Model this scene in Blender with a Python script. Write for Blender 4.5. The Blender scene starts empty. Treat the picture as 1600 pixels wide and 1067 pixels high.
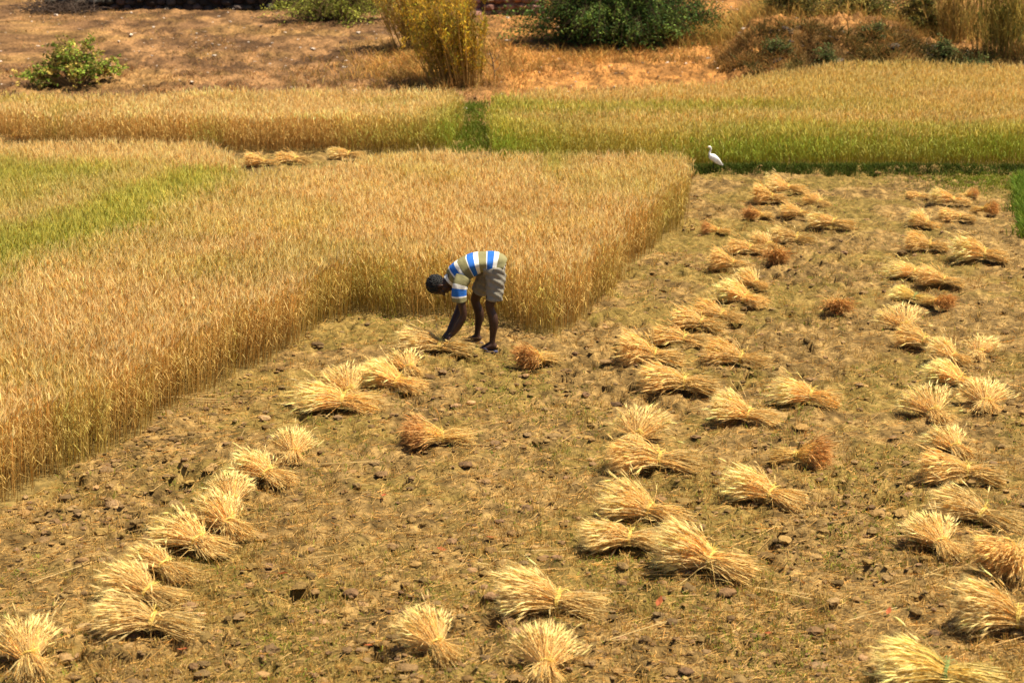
import bpy, bmesh, math, random
import numpy as np
from mathutils import Vector, Matrix

random.seed(7)
rng = np.random.default_rng(11)
scene = bpy.context.scene
COL = scene.collection

# ------------------------------------------------------------------ camera
F_PX, CX, CY, CAM_H = 3000.0, 800.0, 533.5, 5.0
PITCH = math.atan(783.5 / F_PX)
cam_d = bpy.data.cameras.new("camera")
cam_d.sensor_width = 36.0
cam_d.lens = F_PX / 1600.0 * 36.0
cam_d.clip_end = 3000
cam_d.clip_start = 0.1
cam_d.dof.use_dof = True
cam_d.dof.focus_distance = 18.0
cam_d.dof.aperture_fstop = 2.8
cam = bpy.data.objects.new("camera", cam_d)
COL.objects.link(cam)
cam.location = (0, 0, CAM_H)
cam.rotation_euler = (math.pi / 2 - PITCH, 0, 0)
scene.camera = cam

# ------------------------------------------------------------------ light
SUN_DIR = Vector((0.42, 0.02, 0.90)).normalized()
w = bpy.data.worlds.new("World")
scene.world = w
w.use_nodes = True
nt = w.node_tree
bg = nt.nodes["Background"]
sky = nt.nodes.new("ShaderNodeTexSky")
sky.sky_type = 'NISHITA'
sky.sun_disc = False
sky.sun_elevation = math.asin(SUN_DIR.z)
sky.sun_rotation = math.atan2(SUN_DIR.x, SUN_DIR.y)
nt.links.new(sky.outputs[0], bg.inputs[0])
bg.inputs[1].default_value = 0.05
sd = bpy.data.lights.new("sun", 'SUN')
sd.energy = 5.0
sd.angle = math.radians(0.5)
sd.color = (1.0, 0.89, 0.70)
sun = bpy.data.objects.new("sun", sd)
COL.objects.link(sun)
sun.location = (20, 10, 40)
sun.rotation_euler = SUN_DIR.to_track_quat('Z', 'Y').to_euler()
vs = scene.view_settings
vs.view_transform = 'Standard'
vs.look = 'None'
vs.gamma = 1.0
vs.exposure = 1.12
vs.use_curve_mapping = False

# ------------------------------------------------------------------ helpers
CT, ST = math.cos(PITCH), math.sin(PITCH)

def gp(px, py, z=0.0):
    """point of height z seen at photo pixel (px, py)"""
    dx, dy = (px - CX) / F_PX, (CY - py) / F_PX
    d = (dx, CT + dy * ST, -ST + dy * CT)
    t = (z - CAM_H) / d[2]
    return (d[0] * t, d[1] * t)

def to_px(x, y, z):
    zz = z - CAM_H
    dep = y * CT - zz * ST
    up = y * ST + zz * CT
    return CX + F_PX * x / dep, CY - F_PX * up / dep

def hash2(ix, iy, seed):
    n = (ix.astype(np.int64) * 374761393 + iy.astype(np.int64) * 668265263 + seed * 1274126177) & 0x7fffffff
    n = ((n ^ (n >> 13)) * 1274126177) & 0x7fffffff
    return ((n ^ (n >> 16)) & 0xffff) / 65535.0

def vnoise(x, y, seed=0):
    x = np.asarray(x, float); y = np.asarray(y, float)
    ix, iy = np.floor(x), np.floor(y)
    fx, fy = x - ix, y - iy
    fx = fx * fx * (3 - 2 * fx); fy = fy * fy * (3 - 2 * fy)
    a, b = hash2(ix, iy, seed), hash2(ix + 1, iy, seed)
    c, d = hash2(ix, iy + 1, seed), hash2(ix + 1, iy + 1, seed)
    return (a + (b - a) * fx) * (1 - fy) + (c + (d - c) * fx) * fy

def fbm(x, y, seed=0, oct=4):
    s, a, t = 0.0, 0.5, 0.0
    for k in range(oct):
        s = s + a * vnoise(x * 2 ** k + 17.3 * k, y * 2 ** k - 9.1 * k, seed + k)
        t += a; a *= 0.5
    return s / t

def inpoly(x, y, poly):
    x = np.asarray(x); y = np.asarray(y)
    r = np.zeros(x.shape, bool)
    n = len(poly)
    for i in range(n):
        x1, y1 = poly[i]; x2, y2 = poly[(i + 1) % n]
        if y1 == y2: continue
        c = ((y1 > y) != (y2 > y)) & (x < (x2 - x1) * (y - y1) / (y2 - y1) + x1)
        r ^= c
    return r

def sstep(a, b, t):
    u = np.clip((np.asarray(t, float) - a) / (b - a), 0, 1)
    return u * u * (3 - 2 * u)

def mk_mesh(name, V, T, C=None, smooth=False):
    V = np.ascontiguousarray(V, np.float32); T = np.ascontiguousarray(T, np.int32)
    me = bpy.data.meshes.new(name)
    me.vertices.add(len(V)); me.vertices.foreach_set("co", V.ravel())
    k = T.shape[1]
    me.loops.add(T.size); me.loops.foreach_set("vertex_index", T.ravel())
    me.polygons.add(len(T))
    me.polygons.foreach_set("loop_start", np.arange(len(T), dtype=np.int32) * k)
    me.polygons.foreach_set("loop_total", np.full(len(T), k, np.int32))
    me.polygons.foreach_set("use_smooth", np.full(len(T), smooth, bool))
    if C is not None:
        at = me.attributes.new("col", 'FLOAT_COLOR', 'POINT')
        cc = np.ones((len(V), 4), np.float32); cc[:, :3] = C
        at.data.foreach_set("color", cc.ravel())
    me.update(calc_edges=True)
    return me

def link(name, me, mat=None, parent=None):
    o = bpy.data.objects.new(name, me)
    COL.objects.link(o)
    if mat is not None:
        me.materials.clear(); me.materials.append(mat)
    if parent is not None: o.parent = parent
    return o

def empty(name, loc, rz=0.0):
    o = bpy.data.objects.new(name, None)
    COL.objects.link(o)
    o.empty_display_size = 0.1
    o.location = loc; o.rotation_euler = (0, 0, rz)
    return o

def tag(o, label=None, cat=None, group=None, kind=None):
    if label: o["label"] = label
    if cat: o["category"] = cat
    if group: o["group"] = group
    if kind: o["kind"] = kind
    return o

class Acc:
    def __init__(s): s.V, s.T, s.C, s.n = [], [], [], 0
    def add(s, V, T, C):
        V = np.asarray(V, float).reshape(-1, 3)
        s.V.append(V); s.T.append(np.asarray(T).reshape(-1, 3) + s.n)
        C = np.asarray(C, float)
        s.C.append(np.broadcast_to(C, V.shape)); s.n += len(V)
    def mesh(s, name, smooth=False):
        return mk_mesh(name, np.concatenate(s.V), np.concatenate(s.T), np.concatenate(s.C), smooth)

def rep(T, k, n):
    T = np.asarray(T)
    return (T[None] + (np.arange(n) * k)[:, None, None]).reshape(-1, 3)

# ------------------------------------------------------------------ materials
def mat_col(name, rough=0.7, trans=0.0, spec=0.25, var=0.25, vscale=40.0, bump=0.0, bscale=60.0, tint=None):
    m = bpy.data.materials.new(name); m.use_nodes = True
    n = m.node_tree; N = n.nodes; L = n.links
    p = N["Principled BSDF"]; out = N["Material Output"]
    p.inputs["Roughness"].default_value = rough
    p.inputs["Specular IOR Level"].default_value = spec
    if tint is None:
        a = N.new("ShaderNodeAttribute"); a.attribute_name = "col"
        src = a.outputs["Color"]
    else:
        c = N.new("ShaderNodeRGB"); c.outputs[0].default_value = (*tint, 1); src = c.outputs[0]
    tc = N.new("ShaderNodeTexCoord")
    no = N.new("ShaderNodeTexNoise"); no.inputs["Scale"].default_value = vscale; no.inputs["Detail"].default_value = 5
    L.new(tc.outputs["Object"], no.inputs["Vector"])
    mr = N.new("ShaderNodeMapRange")
    mr.inputs["From Min"].default_value = 0.3; mr.inputs["From Max"].default_value = 0.7
    mr.inputs["To Min"].default_value = 1 - var; mr.inputs["To Max"].default_value = 1 + var
    L.new(no.outputs["Fac"], mr.inputs["Value"])
    mu = N.new("ShaderNodeVectorMath"); mu.operation = 'SCALE'
    L.new(src, mu.inputs[0]); L.new(mr.outputs[0], mu.inputs["Scale"])
    L.new(mu.outputs[0], p.inputs["Base Color"])
    if bump > 0:
        n2 = N.new("ShaderNodeTexNoise"); n2.inputs["Scale"].default_value = bscale; n2.inputs["Detail"].default_value = 6
        L.new(tc.outputs["Object"], n2.inputs["Vector"])
        b = N.new("ShaderNodeBump"); b.inputs["Strength"].default_value = bump; b.inputs["Distance"].default_value = 0.02
        L.new(n2.outputs["Fac"], b.inputs["Height"]); L.new(b.outputs[0], p.inputs["Normal"])
    if trans > 0:
        t = N.new("ShaderNodeBsdfTranslucent"); L.new(mu.outputs[0], t.inputs["Color"])
        mx = N.new("ShaderNodeMixShader"); mx.inputs[0].default_value = trans
        L.new(p.outputs[0], mx.inputs[1]); L.new(t.outputs[0], mx.inputs[2]); L.new(mx.outputs[0], out.inputs["Surface"])
    return m

M_ground = mat_col("soil", rough=0.95, spec=0.1, var=0.5, vscale=16.0, bump=1.0, bscale=38)
M_clod = mat_col("clod", rough=0.95, spec=0.1, var=0.3, vscale=30, bump=0.6, bscale=70)
M_straw = mat_col("straw", rough=0.55, trans=0.42, spec=0.3, var=0.15, vscale=25)
M_leaf = mat_col("leaf", rough=0.7, trans=0.3, spec=0.12, var=0.15, vscale=10)
M_wood = mat_col("bark", rough=0.9, spec=0.1, var=0.3, vscale=30, bump=0.5)
M_stone = mat_col("stone", rough=0.9, spec=0.15, var=0.3, vscale=8, bump=0.7, bscale=20)
M_skin = mat_col("skin", rough=0.5, spec=0.35, var=0.12, vscale=25, tint=(0.045, 0.019, 0.011))
M_hair = mat_col("hair", rough=0.5, spec=0.22, var=0.5, vscale=60, tint=(0.010, 0.0095, 0.0095), bump=1.0, bscale=70)
M_cloth = mat_col("cloth", rough=0.9, spec=0.05, var=0.07, vscale=60, bump=0.15, bscale=200)
M_shorts = mat_col("shorts_cloth", rough=0.9, spec=0.05, var=0.1, vscale=30, tint=(0.23, 0.21, 0.17), bump=0.3, bscale=60)
M_sandal = mat_col("rubber", rough=0.7, spec=0.2, var=0.1, tint=(0.05, 0.05, 0.09))
M_feather = mat_col("feather", rough=0.7, spec=0.1, var=0.03, vscale=60, tint=(0.82, 0.81, 0.76))
M_beak = mat_col("beak", rough=0.5, spec=0.3, var=0.1, tint=(0.55, 0.33, 0.05))
M_birdleg = mat_col("bird_leg", rough=0.6, spec=0.2, var=0.1, tint=(0.03, 0.03, 0.02))
M_eye = mat_col("eye", rough=0.2, spec=0.5, var=0.05, tint=(0.02, 0.015, 0.01))
M_concrete = mat_col("concrete", rough=0.9, spec=0.1, var=0.2, vscale=3, tint=(0.33, 0.31, 0.28), bump=0.4, bscale=15)

# ------------------------------------------------------------------ terrain
def height_low(x, y):
    x = np.asarray(x, float); y = np.asarray(y, float)
    left = 0.06 * np.clip(y - 38.0, 0, 22) + 0.02 * np.clip(y - 60, 0, 200)
    left = left + 0.10 * (fbm(x * 0.5, y * 0.5, 51) - 0.5) * sstep(37, 42, y)
    toe = 39.3 + 0.5 * (fbm(x * 0.4, y * 0.0 + 3, 61) - 0.5) * 2
    face = sstep(0, 2.7, y - toe)
    bank = face * (1 - .55 * sstep(7.9, 9.8, x)) * (1.12 + 0.35 * (fbm(x * 0.35, y * 0.3, 71) - 0.5) * 2) + 0.02 * np.clip(y - 42, 0, 200)
    bank = bank + (0.22 * (fbm(x * 1.6, y * 1.6, 81) - 0.5) * 2 + 0.14 * (fbm(x * 5, y * 4, 83) - 0.5) * 2) * sstep(39, 40.5, y)
    k = sstep(4.0, 5.4, x - 0.18 * (y - 41))
    z = left * (1 - k) + bank * k
    # low grassy bund beside the far crop
    z = z + 0.09 * np.exp(-((y - BUND_Y) / 0.16) ** 2) * sstep(2.3, 2.8, x)
    z = z + 0.035 * (fbm(x * 0.9, y * 0.9, 91) - 0.5) * 2
    return z

BUND_Y = gp(1300, 272)[1]

# crop blocks, given as world polygons ---------------------------------------
def P(l): return [gp(*a) for a in l]
MAIN = P([(-160, 880), (0, 797), (90, 752), (200, 690), (270, 645), (330, 612), (430, 562), (500, 512), (548, 490), (600, 497),
          (700, 500), (790, 512), (835, 528), (870, 532), (905, 506), (935, 470), (985, 420), (1040, 372), (1060, 352), (1068, 326)])
MAIN += P([(1076, 243, .68), (1000, 241, .68), (700, 239, .68), (610, 242, .68), (505, 259, .68), (380, 266, .68), (330, 226, .66), (200, 222, .66), (-160, 224, .66), (-220, 500, .7)])
BACKL = P([(38, 231), (120, 236), (350, 238), (480, 238), (700, 240)]) + P([(722, 150, .62), (700, 138, .62), (400, 137, .62), (100, 144, .62), (-120, 146, .62), (-120, 190, 0.3)])
RIGHT = P([(775, 262), (900, 262), (1080, 270), (1300, 267), (1500, 264), (1720, 264)]) + P([(1720, 104, .62), (1600, 99, .62), (1450, 94, .62), (1300, 97, .62), (1220, 107, .62), (1130, 127, .62), (1000, 134, .62), (860, 138, .62), (765, 146, .62)])
PATH = P([(700, 244), (770, 244)]) + P([(764, 145, .2), (722, 150, .2)])

def crop_dist_mask(x, y):
    return inpoly(x, y, MAIN) | inpoly(x, y, BACKL) | inpoly(x, y, RIGHT)

def clod_noise(x, y):
    n = fbm(x * 6, y * 6, 5, 4)
    r = np.abs(fbm(x * 9 + 3, y * 9, 15, 3) - 0.5) * 2
    patch = sstep(0.42, 0.68, fbm(x * 0.8, y * 0.8, 25, 3))
    d = (n - 0.5) * 0.15 + (0.5 - r) * 0.075 * (0.4 + 1.4 * patch)
    # deep little pits
    p = 0.75 * vnoise(x * 8, y * 8, 35) + 0.25 * vnoise(x * 19, y * 19, 36)
    d = d - 0.14 * sstep(0.66, 0.77, p) * (0.25 + patch)
    return d

def ax_fine(a, b, s0, s1):
    out = [a]
    while out[-1] < b:
        t = (out[-1] - a) / (b - a)
        out.append(out[-1] + s0 + (s1 - s0) * t)
    return out

def build_ground():
    ys = ax_fine(8.5, 31.0, 0.020, 0.05)
    ys += ax_fine(ys[-1] + 0.06, 60, 0.07, 0.16)
    s = 0.2
    while ys[-1] < 2500: ys.append(ys[-1] + s); s *= 1.18
    pre = []; v = 8.5; s = 0.05
    while v > -300: v -= s; pre.append(v); s *= 1.25
    ys = np.array(pre[::-1] + ys)
    xs = list(np.arange(-9.3, 9.31, 0.034)); s = 0.06; v = xs[-1]; ext = []
    while v < 1500: v += s; ext.append(v); s *= 1.16
    xs = np.array([-e for e in ext[::-1]] + xs + ext)
    X, Y = np.meshgrid(xs, ys)
    Z = height_low(X, Y)
    near = sstep(-40, -9, -np.abs(X)) * sstep(-70, -36, -Y) * sstep(0, 5, Y)
    d = clod_noise(X, Y)
    incrop = crop_dist_mask(X, Y)
    field = (Y < 32)
    amp = np.where(field, np.where(incrop, 0.3, 0.8), 0.9)
    Z = Z + d * amp * near
    # colour zones
    n1 = fbm(X * 1.3, Y * 1.3, 101, 4)[..., None]; n2 = fbm(X * 7, Y * 7, 111, 3)[..., None]
    soil = np.array([0.122, 0.076, 0.026]); soil2 = np.array([0.225, 0.142, 0.050]); moss = np.array([0.150, 0.112, 0.022])
    C = soil + (soil2 - soil) * sstep(0.35, 0.65, n2)
    C = C * (0.72 + 0.5 * sstep(.3, .7, fbm(X * 13, Y * 9, 121, 3)[..., None]))
    C = C + (moss - C) * 0.5 * sstep(0.46, 0.62, n1)
    slope = np.array([0.190, 0.102, 0.042]); slope2 = np.array([0.115, 0.061, 0.027]); orange = np.array([0.32, 0.145, 0.038]); dry = np.array([0.23, 0.132, 0.045])
    S = slope + (slope2 - slope) * sstep(0.4, 0.62, n1)
    S = S + (dry - S) * 0.6 * sstep(0.5, 0.65, fbm(X * 0.6, Y * 0.9, 131, 3)[..., None])
    ko = (sstep(-1.2, 0.2, X) * (1 - 0.45 * sstep(5, 7, X)))[..., None]
    S = S + (orange - S) * ko * (0.55 + 0.45 * n2)
    fine = fbm(X * 3.5, Y * 2.2, 141, 4)[..., None]
    S = S * (0.62 + 0.76 * sstep(0.3, 0.68, fine))
    S = S * (1 - .3 * sstep(.48, .64, fbm(X * 2.6 + 7, Y * 1.6, 151, 5)[..., None]))
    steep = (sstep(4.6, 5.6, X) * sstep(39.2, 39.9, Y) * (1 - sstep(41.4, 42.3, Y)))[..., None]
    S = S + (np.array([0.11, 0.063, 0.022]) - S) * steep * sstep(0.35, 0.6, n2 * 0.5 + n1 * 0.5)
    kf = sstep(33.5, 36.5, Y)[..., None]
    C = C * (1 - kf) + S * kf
    C = np.where(incrop[..., None], np.array([0.16, 0.11, 0.035]), C)
    V = np.stack([X, Y, Z], -1).reshape(-1, 3)
    ny, nx = X.shape
    i = np.arange(ny - 1)[:, None] * nx + np.arange(nx - 1)[None]
    Q = np.stack([i, i + 1, i + nx + 1, i + nx], -1).reshape(-1, 4)
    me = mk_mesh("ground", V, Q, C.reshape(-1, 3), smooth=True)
    return tag(link("ground", me, M_ground), "brown clod strewn field soil rising to a dry bank", "ground", kind="structure")
build_ground()

def hz(x, y): return float(height_low(np.array([x]), np.array([y]))[0])
def hzv(x, y): return height_low(x, y)
def in_view(x, y, m=1.0): return (np.abs(x) < 0.272 * y + m) & (y > 9.3)

def sample_poly(poly, dens, margin=1.7):
    a = np.array(poly); x0, y0 = a.min(0); x1, y1 = a.max(0)
    x0, x1 = max(x0, -14), min(x1, 14)
    s = 1 / math.sqrt(dens)
    X, Y = np.meshgrid(np.arange(x0, x1, s), np.arange(y0, y1, s))
    X = X.ravel() + rng.uniform(-.55, .55, X.size) * s; Y = Y.ravel() + rng.uniform(-.55, .55, Y.size) * s
    wx = (fbm(X * 1.7, Y * 1.7, 801, 3) - .5) * .34 + rng.normal(0, .03, X.size); wy = (fbm(X * 1.7 + 9, Y * 1.7, 811, 3) - .5) * .34 + rng.normal(0, .03, X.size)
    k = inpoly(X + wx, Y + wy, poly) & in_view(X, Y, margin)
    return X[k], Y[k]

# ------------------------------------------------------------------ plant strokes (vectorised)
def unit(v): return v / np.maximum(np.linalg.norm(v, axis=-1, keepdims=True), 1e-9)

def perp(d):
    a = np.where(np.abs(d[:, 2:3]) < 0.9, np.array([[0, 0, 1.0]]), np.array([[1.0, 0, 0]]))
    u = unit(np.cross(d, a)); v = np.cross(d, u)
    return u, v

def prism(acc, A, B, ra, rb, Ca, Cb, sides=3):
    n = len(A); d = unit(B - A); u, v = perp(d)
    ph = rng.uniform(0, 6.28, n)
    rows = []
    for (Q, r) in ((A, ra), (B, rb)):
        for k in range(sides):
            t = ph + k * 2 * math.pi / sides
            rows.append(Q + (u * np.cos(t)[:, None] + v * np.sin(t)[:, None]) * np.reshape(r, (-1, 1)))
    V = np.stack(rows, 1)
    T = []
    for k in range(sides):
        j = (k + 1) % sides
        T += [(k, j, sides + j), (k, sides + j, sides + k)]
    C = np.stack([np.broadcast_to(Ca, (n, 3))] * sides + [np.broadcast_to(Cb, (n, 3))] * sides, 1)
    acc.add(V, rep(T, 2 * sides, n), C.reshape(-1, 3))

def ears(acc, B, d, L, r, C, awns=4, awn_len=0.07, awn_w=0.0016, awnC=None):
    n = len(B); d = unit(d); u, v = perp(d)
    L = np.reshape(L, (-1, 1)); ph = rng.uniform(0, 6.28, n)
    rows = [B]
    for f, rr in ((0.3, 1.0), (0.7, 0.85)):
        for k in range(4):
            t = ph + k * math.pi / 2
            asp = 1.0 if k % 2 == 0 else 0.7
            rows.append(B + d * L * f + (u * np.cos(t)[:, None] + v * np.sin(t)[:, None]) * r * rr * asp)
    rows.append(B + d * L)
    V = np.stack(rows, 1)
    T = []
    for k in range(4):
        j = (k + 1) % 4
        T += [(0, 1 + j, 1 + k), (1 + k, 1 + j, 5 + j), (1 + k, 5 + j, 5 + k), (5 + k, 5 + j, 9)]
    Cr = np.repeat(C[:, None], 10, 1) * (np.array([0.85, 1, .92, 1, .92, 1.05, .97, 1.05, .97, 1.1])[None, :, None])
    acc.add(V, rep(T, 10, n), Cr.reshape(-1, 3))
    if awnC is None: awnC = C * 1.1
    for a in range(awns):
        t = ph + a * 2 * math.pi / awns + 0.4
        side = u * np.cos(t)[:, None] + v * np.sin(t)[:, None]
        f = 0.35 + 0.6 * rng.random((n, 1))
        b0 = B + d * L * f + side * r * 0.5
        dirn = unit(d + side * rng.uniform(0.12, 0.4, (n, 1)))
        q = unit(np.cross(dirn, rng.normal(size=(n, 3)))) * awn_w
        tip = b0 + dirn * awn_len * rng.uniform(0.7, 1.2, (n, 1))
        V = np.stack([b0 - q, b0 + q, tip], 1)
        acc.add(V, rep([(0, 1, 2)], 3, n), np.repeat(awnC, 3, 0))

def blades(acc, B, d0, d1, L, wd, C0, C1):
    """curved strap: base, bend, tip"""
    n = len(B); L = np.reshape(L, (-1, 1)); wd = np.reshape(wd, (-1, 1))
    d0 = unit(d0); d1 = unit(d1)
    q = unit(np.cross(d0, rng.normal(size=(n, 3))))
    m = B + d0 * L * 0.55
    tip = m + d1 * L * 0.45
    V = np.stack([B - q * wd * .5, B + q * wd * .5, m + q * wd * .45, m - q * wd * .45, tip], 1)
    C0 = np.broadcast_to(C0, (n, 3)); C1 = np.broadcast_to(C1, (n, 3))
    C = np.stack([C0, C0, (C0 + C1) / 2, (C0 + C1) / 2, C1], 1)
    acc.add(V, rep([(0, 1, 2), (0, 2, 3), (3, 2, 4)], 5, n), C.reshape(-1, 3))

def jit(n, s): return 1 + rng.normal(0, s, (n, 1))

def wheat(name, poly, dens, h, hv, ear_c, stalk_lo, stalk_hi, green, label, awns=4, fat=1.0):
    x, y = sample_poly(poly, dens)
    n = len(x)
    # tillers gathered into loose clumps
    g = green(x, y)[:, None]
    z = hzv(x, y) - 0.02
    B = np.stack([x, y, z], 1)
    patch = (fbm(x * 1.1, y * 1.1, 201, 3) - 0.5)[:, None]
    H = (h + hv * 2.2 * patch[:, 0] + rng.normal(0, hv, n))
    H = np.where(rng.random(n) < 0.12, H * 0.8, H)
    lean = np.stack([rng.normal(0.02, 0.07, n) + 0.22 * (vnoise(x * .9, y * .9, 211) - .5), rng.normal(0, 0.07, n), np.ones(n)], 1)
    lean = unit(lean)
    Tp = B + lean * H[:, None]
    one = np.ones((n, 1))
    eg = np.array([0.56, 0.52, 0.07]); sg = np.array([0.40, 0.38, 0.03])
    hue = rng.random((n, 1))
    ec = (ear_c * (1 - 0.85 * g) + eg * 0.85 * g) * jit(n, 0.11) * (1 + 0.30 * patch)
    ec = ec * np.concatenate([one, 0.88 + 0.2 * hue, 0.75 + 0.5 * hue], 1)
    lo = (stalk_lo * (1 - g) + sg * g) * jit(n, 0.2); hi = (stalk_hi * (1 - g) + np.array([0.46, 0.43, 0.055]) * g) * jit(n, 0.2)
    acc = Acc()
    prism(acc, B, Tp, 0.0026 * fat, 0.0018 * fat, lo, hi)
    nod = lean + np.stack([rng.normal(0.05, 0.28, n), rng.normal(-0.05, 0.28, n), np.zeros(n)], 1)
    ears(acc, Tp, nod, rng.uniform(0.065, 0.095, n), 0.0062 * fat, np.clip(ec, 0.01, 0.9), awns=awns, awn_w=0.0016 * fat)
    for k in range(2):
        f = rng.uniform(0.25, 0.85, (n, 1))
        side = np.stack([rng.normal(size=n), rng.normal(size=n), np.zeros(n)], 1); side = unit(side)
        b = B + lean * H[:, None] * f
        d0 = side * 0.7 + np.array([0, 0, 1.0]); d1 = side + np.array([0, 0, -0.5])
        lc = (np.array([0.62, 0.42, 0.13]) * (1 - g) + np.array([0.30, 0.40, 0.04]) * g) * jit(n, 0.22)
        blades(acc, b, d0, d1, rng.uniform(0.12, 0.24, n), 0.007 * fat, lc, lc)
    me = acc.mesh(name)
    return tag(link(name, me, M_straw), label, "wheat", kind="stuff")

gA = np.array(gp(-30, 405, .7)); gB = np.array(gp(400, 262, .7))
def green_main(x, y):
    d = (gB - gA) / np.linalg.norm(gB - gA)
    s = -(x - gA[0]) * d[1] + (y - gA[1]) * d[0]         # metres beyond the green band line
    along = (x - gA[0]) * d[0] + (y - gA[1]) * d[1]
    Lg = np.linalg.norm(gB - gA)
    end = sstep(0.25, -0.4, along - Lg)
    nb = fbm(x * 1.1, y * 1.1, 301, 3)
    band = np.exp(-((s - 0.40 + (nb - .5) * 1.0) / 0.80) ** 2) * end * 1.15
    upper = 0.75 * sstep(1.0, 2.2, s) * end * (0.5 + nb)
    speck = 0.55 * sstep(0.60, 0.74, fbm(x * 0.9, y * 0.7, 311, 3))
    edge = 0.5 * sstep(0.62, 0.7, fbm(x * 2.3, y * 2.3, 321, 2))
    ridge = 0.6 * np.exp(-((x - gp(865, 270, .7)[0]) / 0.18) ** 2) * sstep(24.5, 26.0, y)
    return np.clip(band + upper + speck * 0.5 + edge * 0.4 + ridge + rng.normal(0, 0.10, x.shape), 0, 1)

def green_right(x, y):
    nb = fbm(x * 0.5, y * 1.3, 331, 3)
    f = sstep(31.8, 30.4, y) * 0.55
    b2 = 0.75 * np.exp(-((y - 33.0 - (nb - .5) * 1.5) / 0.6) ** 2) * (0.35 + 0.65 * sstep(8.5, 3.5, x))
    b3 = 0.55 * np.exp(-((x + 0.25) / 0.25) ** 2)
    return np.clip(0.25 * sstep(0.35, 0.6, nb) + 1.0 * f * (0.5 + nb) + b2 + b3 + rng.normal(0, .1, x.shape), 0, 1)

def green_backl(x, y):
    nb = fbm(x * 0.8, y * 0.8, 341, 3)
    return np.clip(0.5 * sstep(0.55, 0.75, nb) + 0.5 * np.exp(-((x - gp(712, 238)[0]) / 0.35) ** 2) + rng.normal(0, .08, x.shape), 0, 1)

GOLD = np.array([0.86, 0.640, 0.265])
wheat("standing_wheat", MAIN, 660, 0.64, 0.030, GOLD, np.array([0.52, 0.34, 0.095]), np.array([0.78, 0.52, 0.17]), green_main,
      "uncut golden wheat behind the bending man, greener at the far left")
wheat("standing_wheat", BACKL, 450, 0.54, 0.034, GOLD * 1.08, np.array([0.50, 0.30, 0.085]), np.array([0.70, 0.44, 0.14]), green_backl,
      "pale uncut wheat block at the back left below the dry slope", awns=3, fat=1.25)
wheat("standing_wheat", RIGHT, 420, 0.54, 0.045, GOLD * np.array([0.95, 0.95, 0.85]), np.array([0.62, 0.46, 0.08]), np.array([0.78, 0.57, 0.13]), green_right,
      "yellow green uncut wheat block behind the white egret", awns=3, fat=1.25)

# ------------------------------------------------------------------ ground litter
def stub_pts(n, yr=(9.6, 30.5)):
    y = 1 / rng.uniform(1 / yr[1], 1 / yr[0], n * 3)          # denser close by
    x = rng.uniform(-1, 1, n * 3) * (0.272 * y + 1.3)
    k = ~crop_dist_mask(x, y)
    return x[k][:n], y[k][:n]

def surf(x, y): return hzv(x, y) + clod_noise(x, y) * 0.8

ICO = bmesh.new(); bmesh.ops.create_icosphere(ICO, subdivisions=2, radius=1.0)
ICO_V = np.array([v.co[:] for v in ICO.verts]); ICO_T = np.array([[v.index for v in f.verts] for f in ICO.faces]); ICO.free()
I1 = bmesh.new(); bmesh.ops.create_icosphere(I1, subdivisions=1, radius=1.0)
I1_V = np.array([v.co[:] for v in I1.verts]); I1_T = np.array([[v.index for v in f.verts] for f in I1.faces]); I1.free()

def lumps(acc, x, y, z, r, C, tv, tt, rough=0.28, flat=0.65):
    n = len(x); k = len(tv)
    dirs = tv[None] * (1 + rng.normal(0, rough, (n, k, 1)))
    sc = np.stack([r * rng.uniform(.8, 1.35, n), r * rng.uniform(.8, 1.35, n), r * rng.uniform(.5, 1.0, n) * flat], 1)
    a = rng.uniform(0, 6.28, n); ca, sa = np.cos(a)[:, None], np.sin(a)[:, None]
    Q = dirs * sc[:, None]
    V = np.stack([Q[..., 0] * ca - Q[..., 1] * sa + x[:, None], Q[..., 0] * sa + Q[..., 1] * ca + y[:, None], Q[..., 2] + z[:, None]], -1)
    acc.add(V, rep(tt, k, n), np.repeat(C, k, 0))

def build_clods():
    acc = Acc()
    x, y = stub_pts(18000)
    patch = fbm(x * 0.8, y * 0.8, 25, 3)
    keep = rng.random(len(x)) < 0.35 + 1.6 * sstep(0.45, 0.7, patch)
    # clods thick along the cut edge of the crop and round a few spots
    xs, ys = [], []
    for (px, py, rr, nn) in ((120, 760, 1.1, 260), (260, 690, .8, 200), (350, 625, .7, 130), (430, 590, .8, 120), (810, 690, .8, 200), (700, 860, .5, 90),
                             (60, 850, .5, 70), (860, 620, .8, 90), (980, 450, .8, 90), (700, 870, .3, 60), (1420, 770, .5, 60), (1340, 880, .5, 60), (1080, 1000, .5, 50)):
        cx, cy = gp(px, py); xs.append(cx + rng.normal(0, rr * .6, nn)); ys.append(cy + rng.normal(0, rr, nn))
    x = np.concatenate([x[keep]] + xs); y = np.concatenate([y[keep]] + ys)
    k = ~crop_dist_mask(x, y); x, y = x[k], y[k]
    n = len(x)
    r = np.clip(rng.lognormal(math.log(0.0135), 0.55, n), 0.006, 0.055)
    C = np.array([0.18, 0.112, 0.042]) * np.exp(rng.normal(0, .28, (n, 1))) * np.concatenate([np.ones((n, 1)), rng.uniform(.92, 1.05, (n, 1)), rng.uniform(.8, 1.3, (n, 1))], 1)
    z = surf(x, y) + r * 0.3
    big = r > 0.025
    lumps(acc, x[big], y[big], z[big], r[big], C[big], ICO_V, ICO_T, 0.13)
    lumps(acc, x[~big], y[~big], z[~big], r[~big], C[~big], I1_V, I1_T, 0.25)
    tag(link("soil_clods", acc.mesh("soil_clods"), M_clod), "small broken brown clods scattered over the cut field", "clods", kind="stuff")
build_clods()

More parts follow.
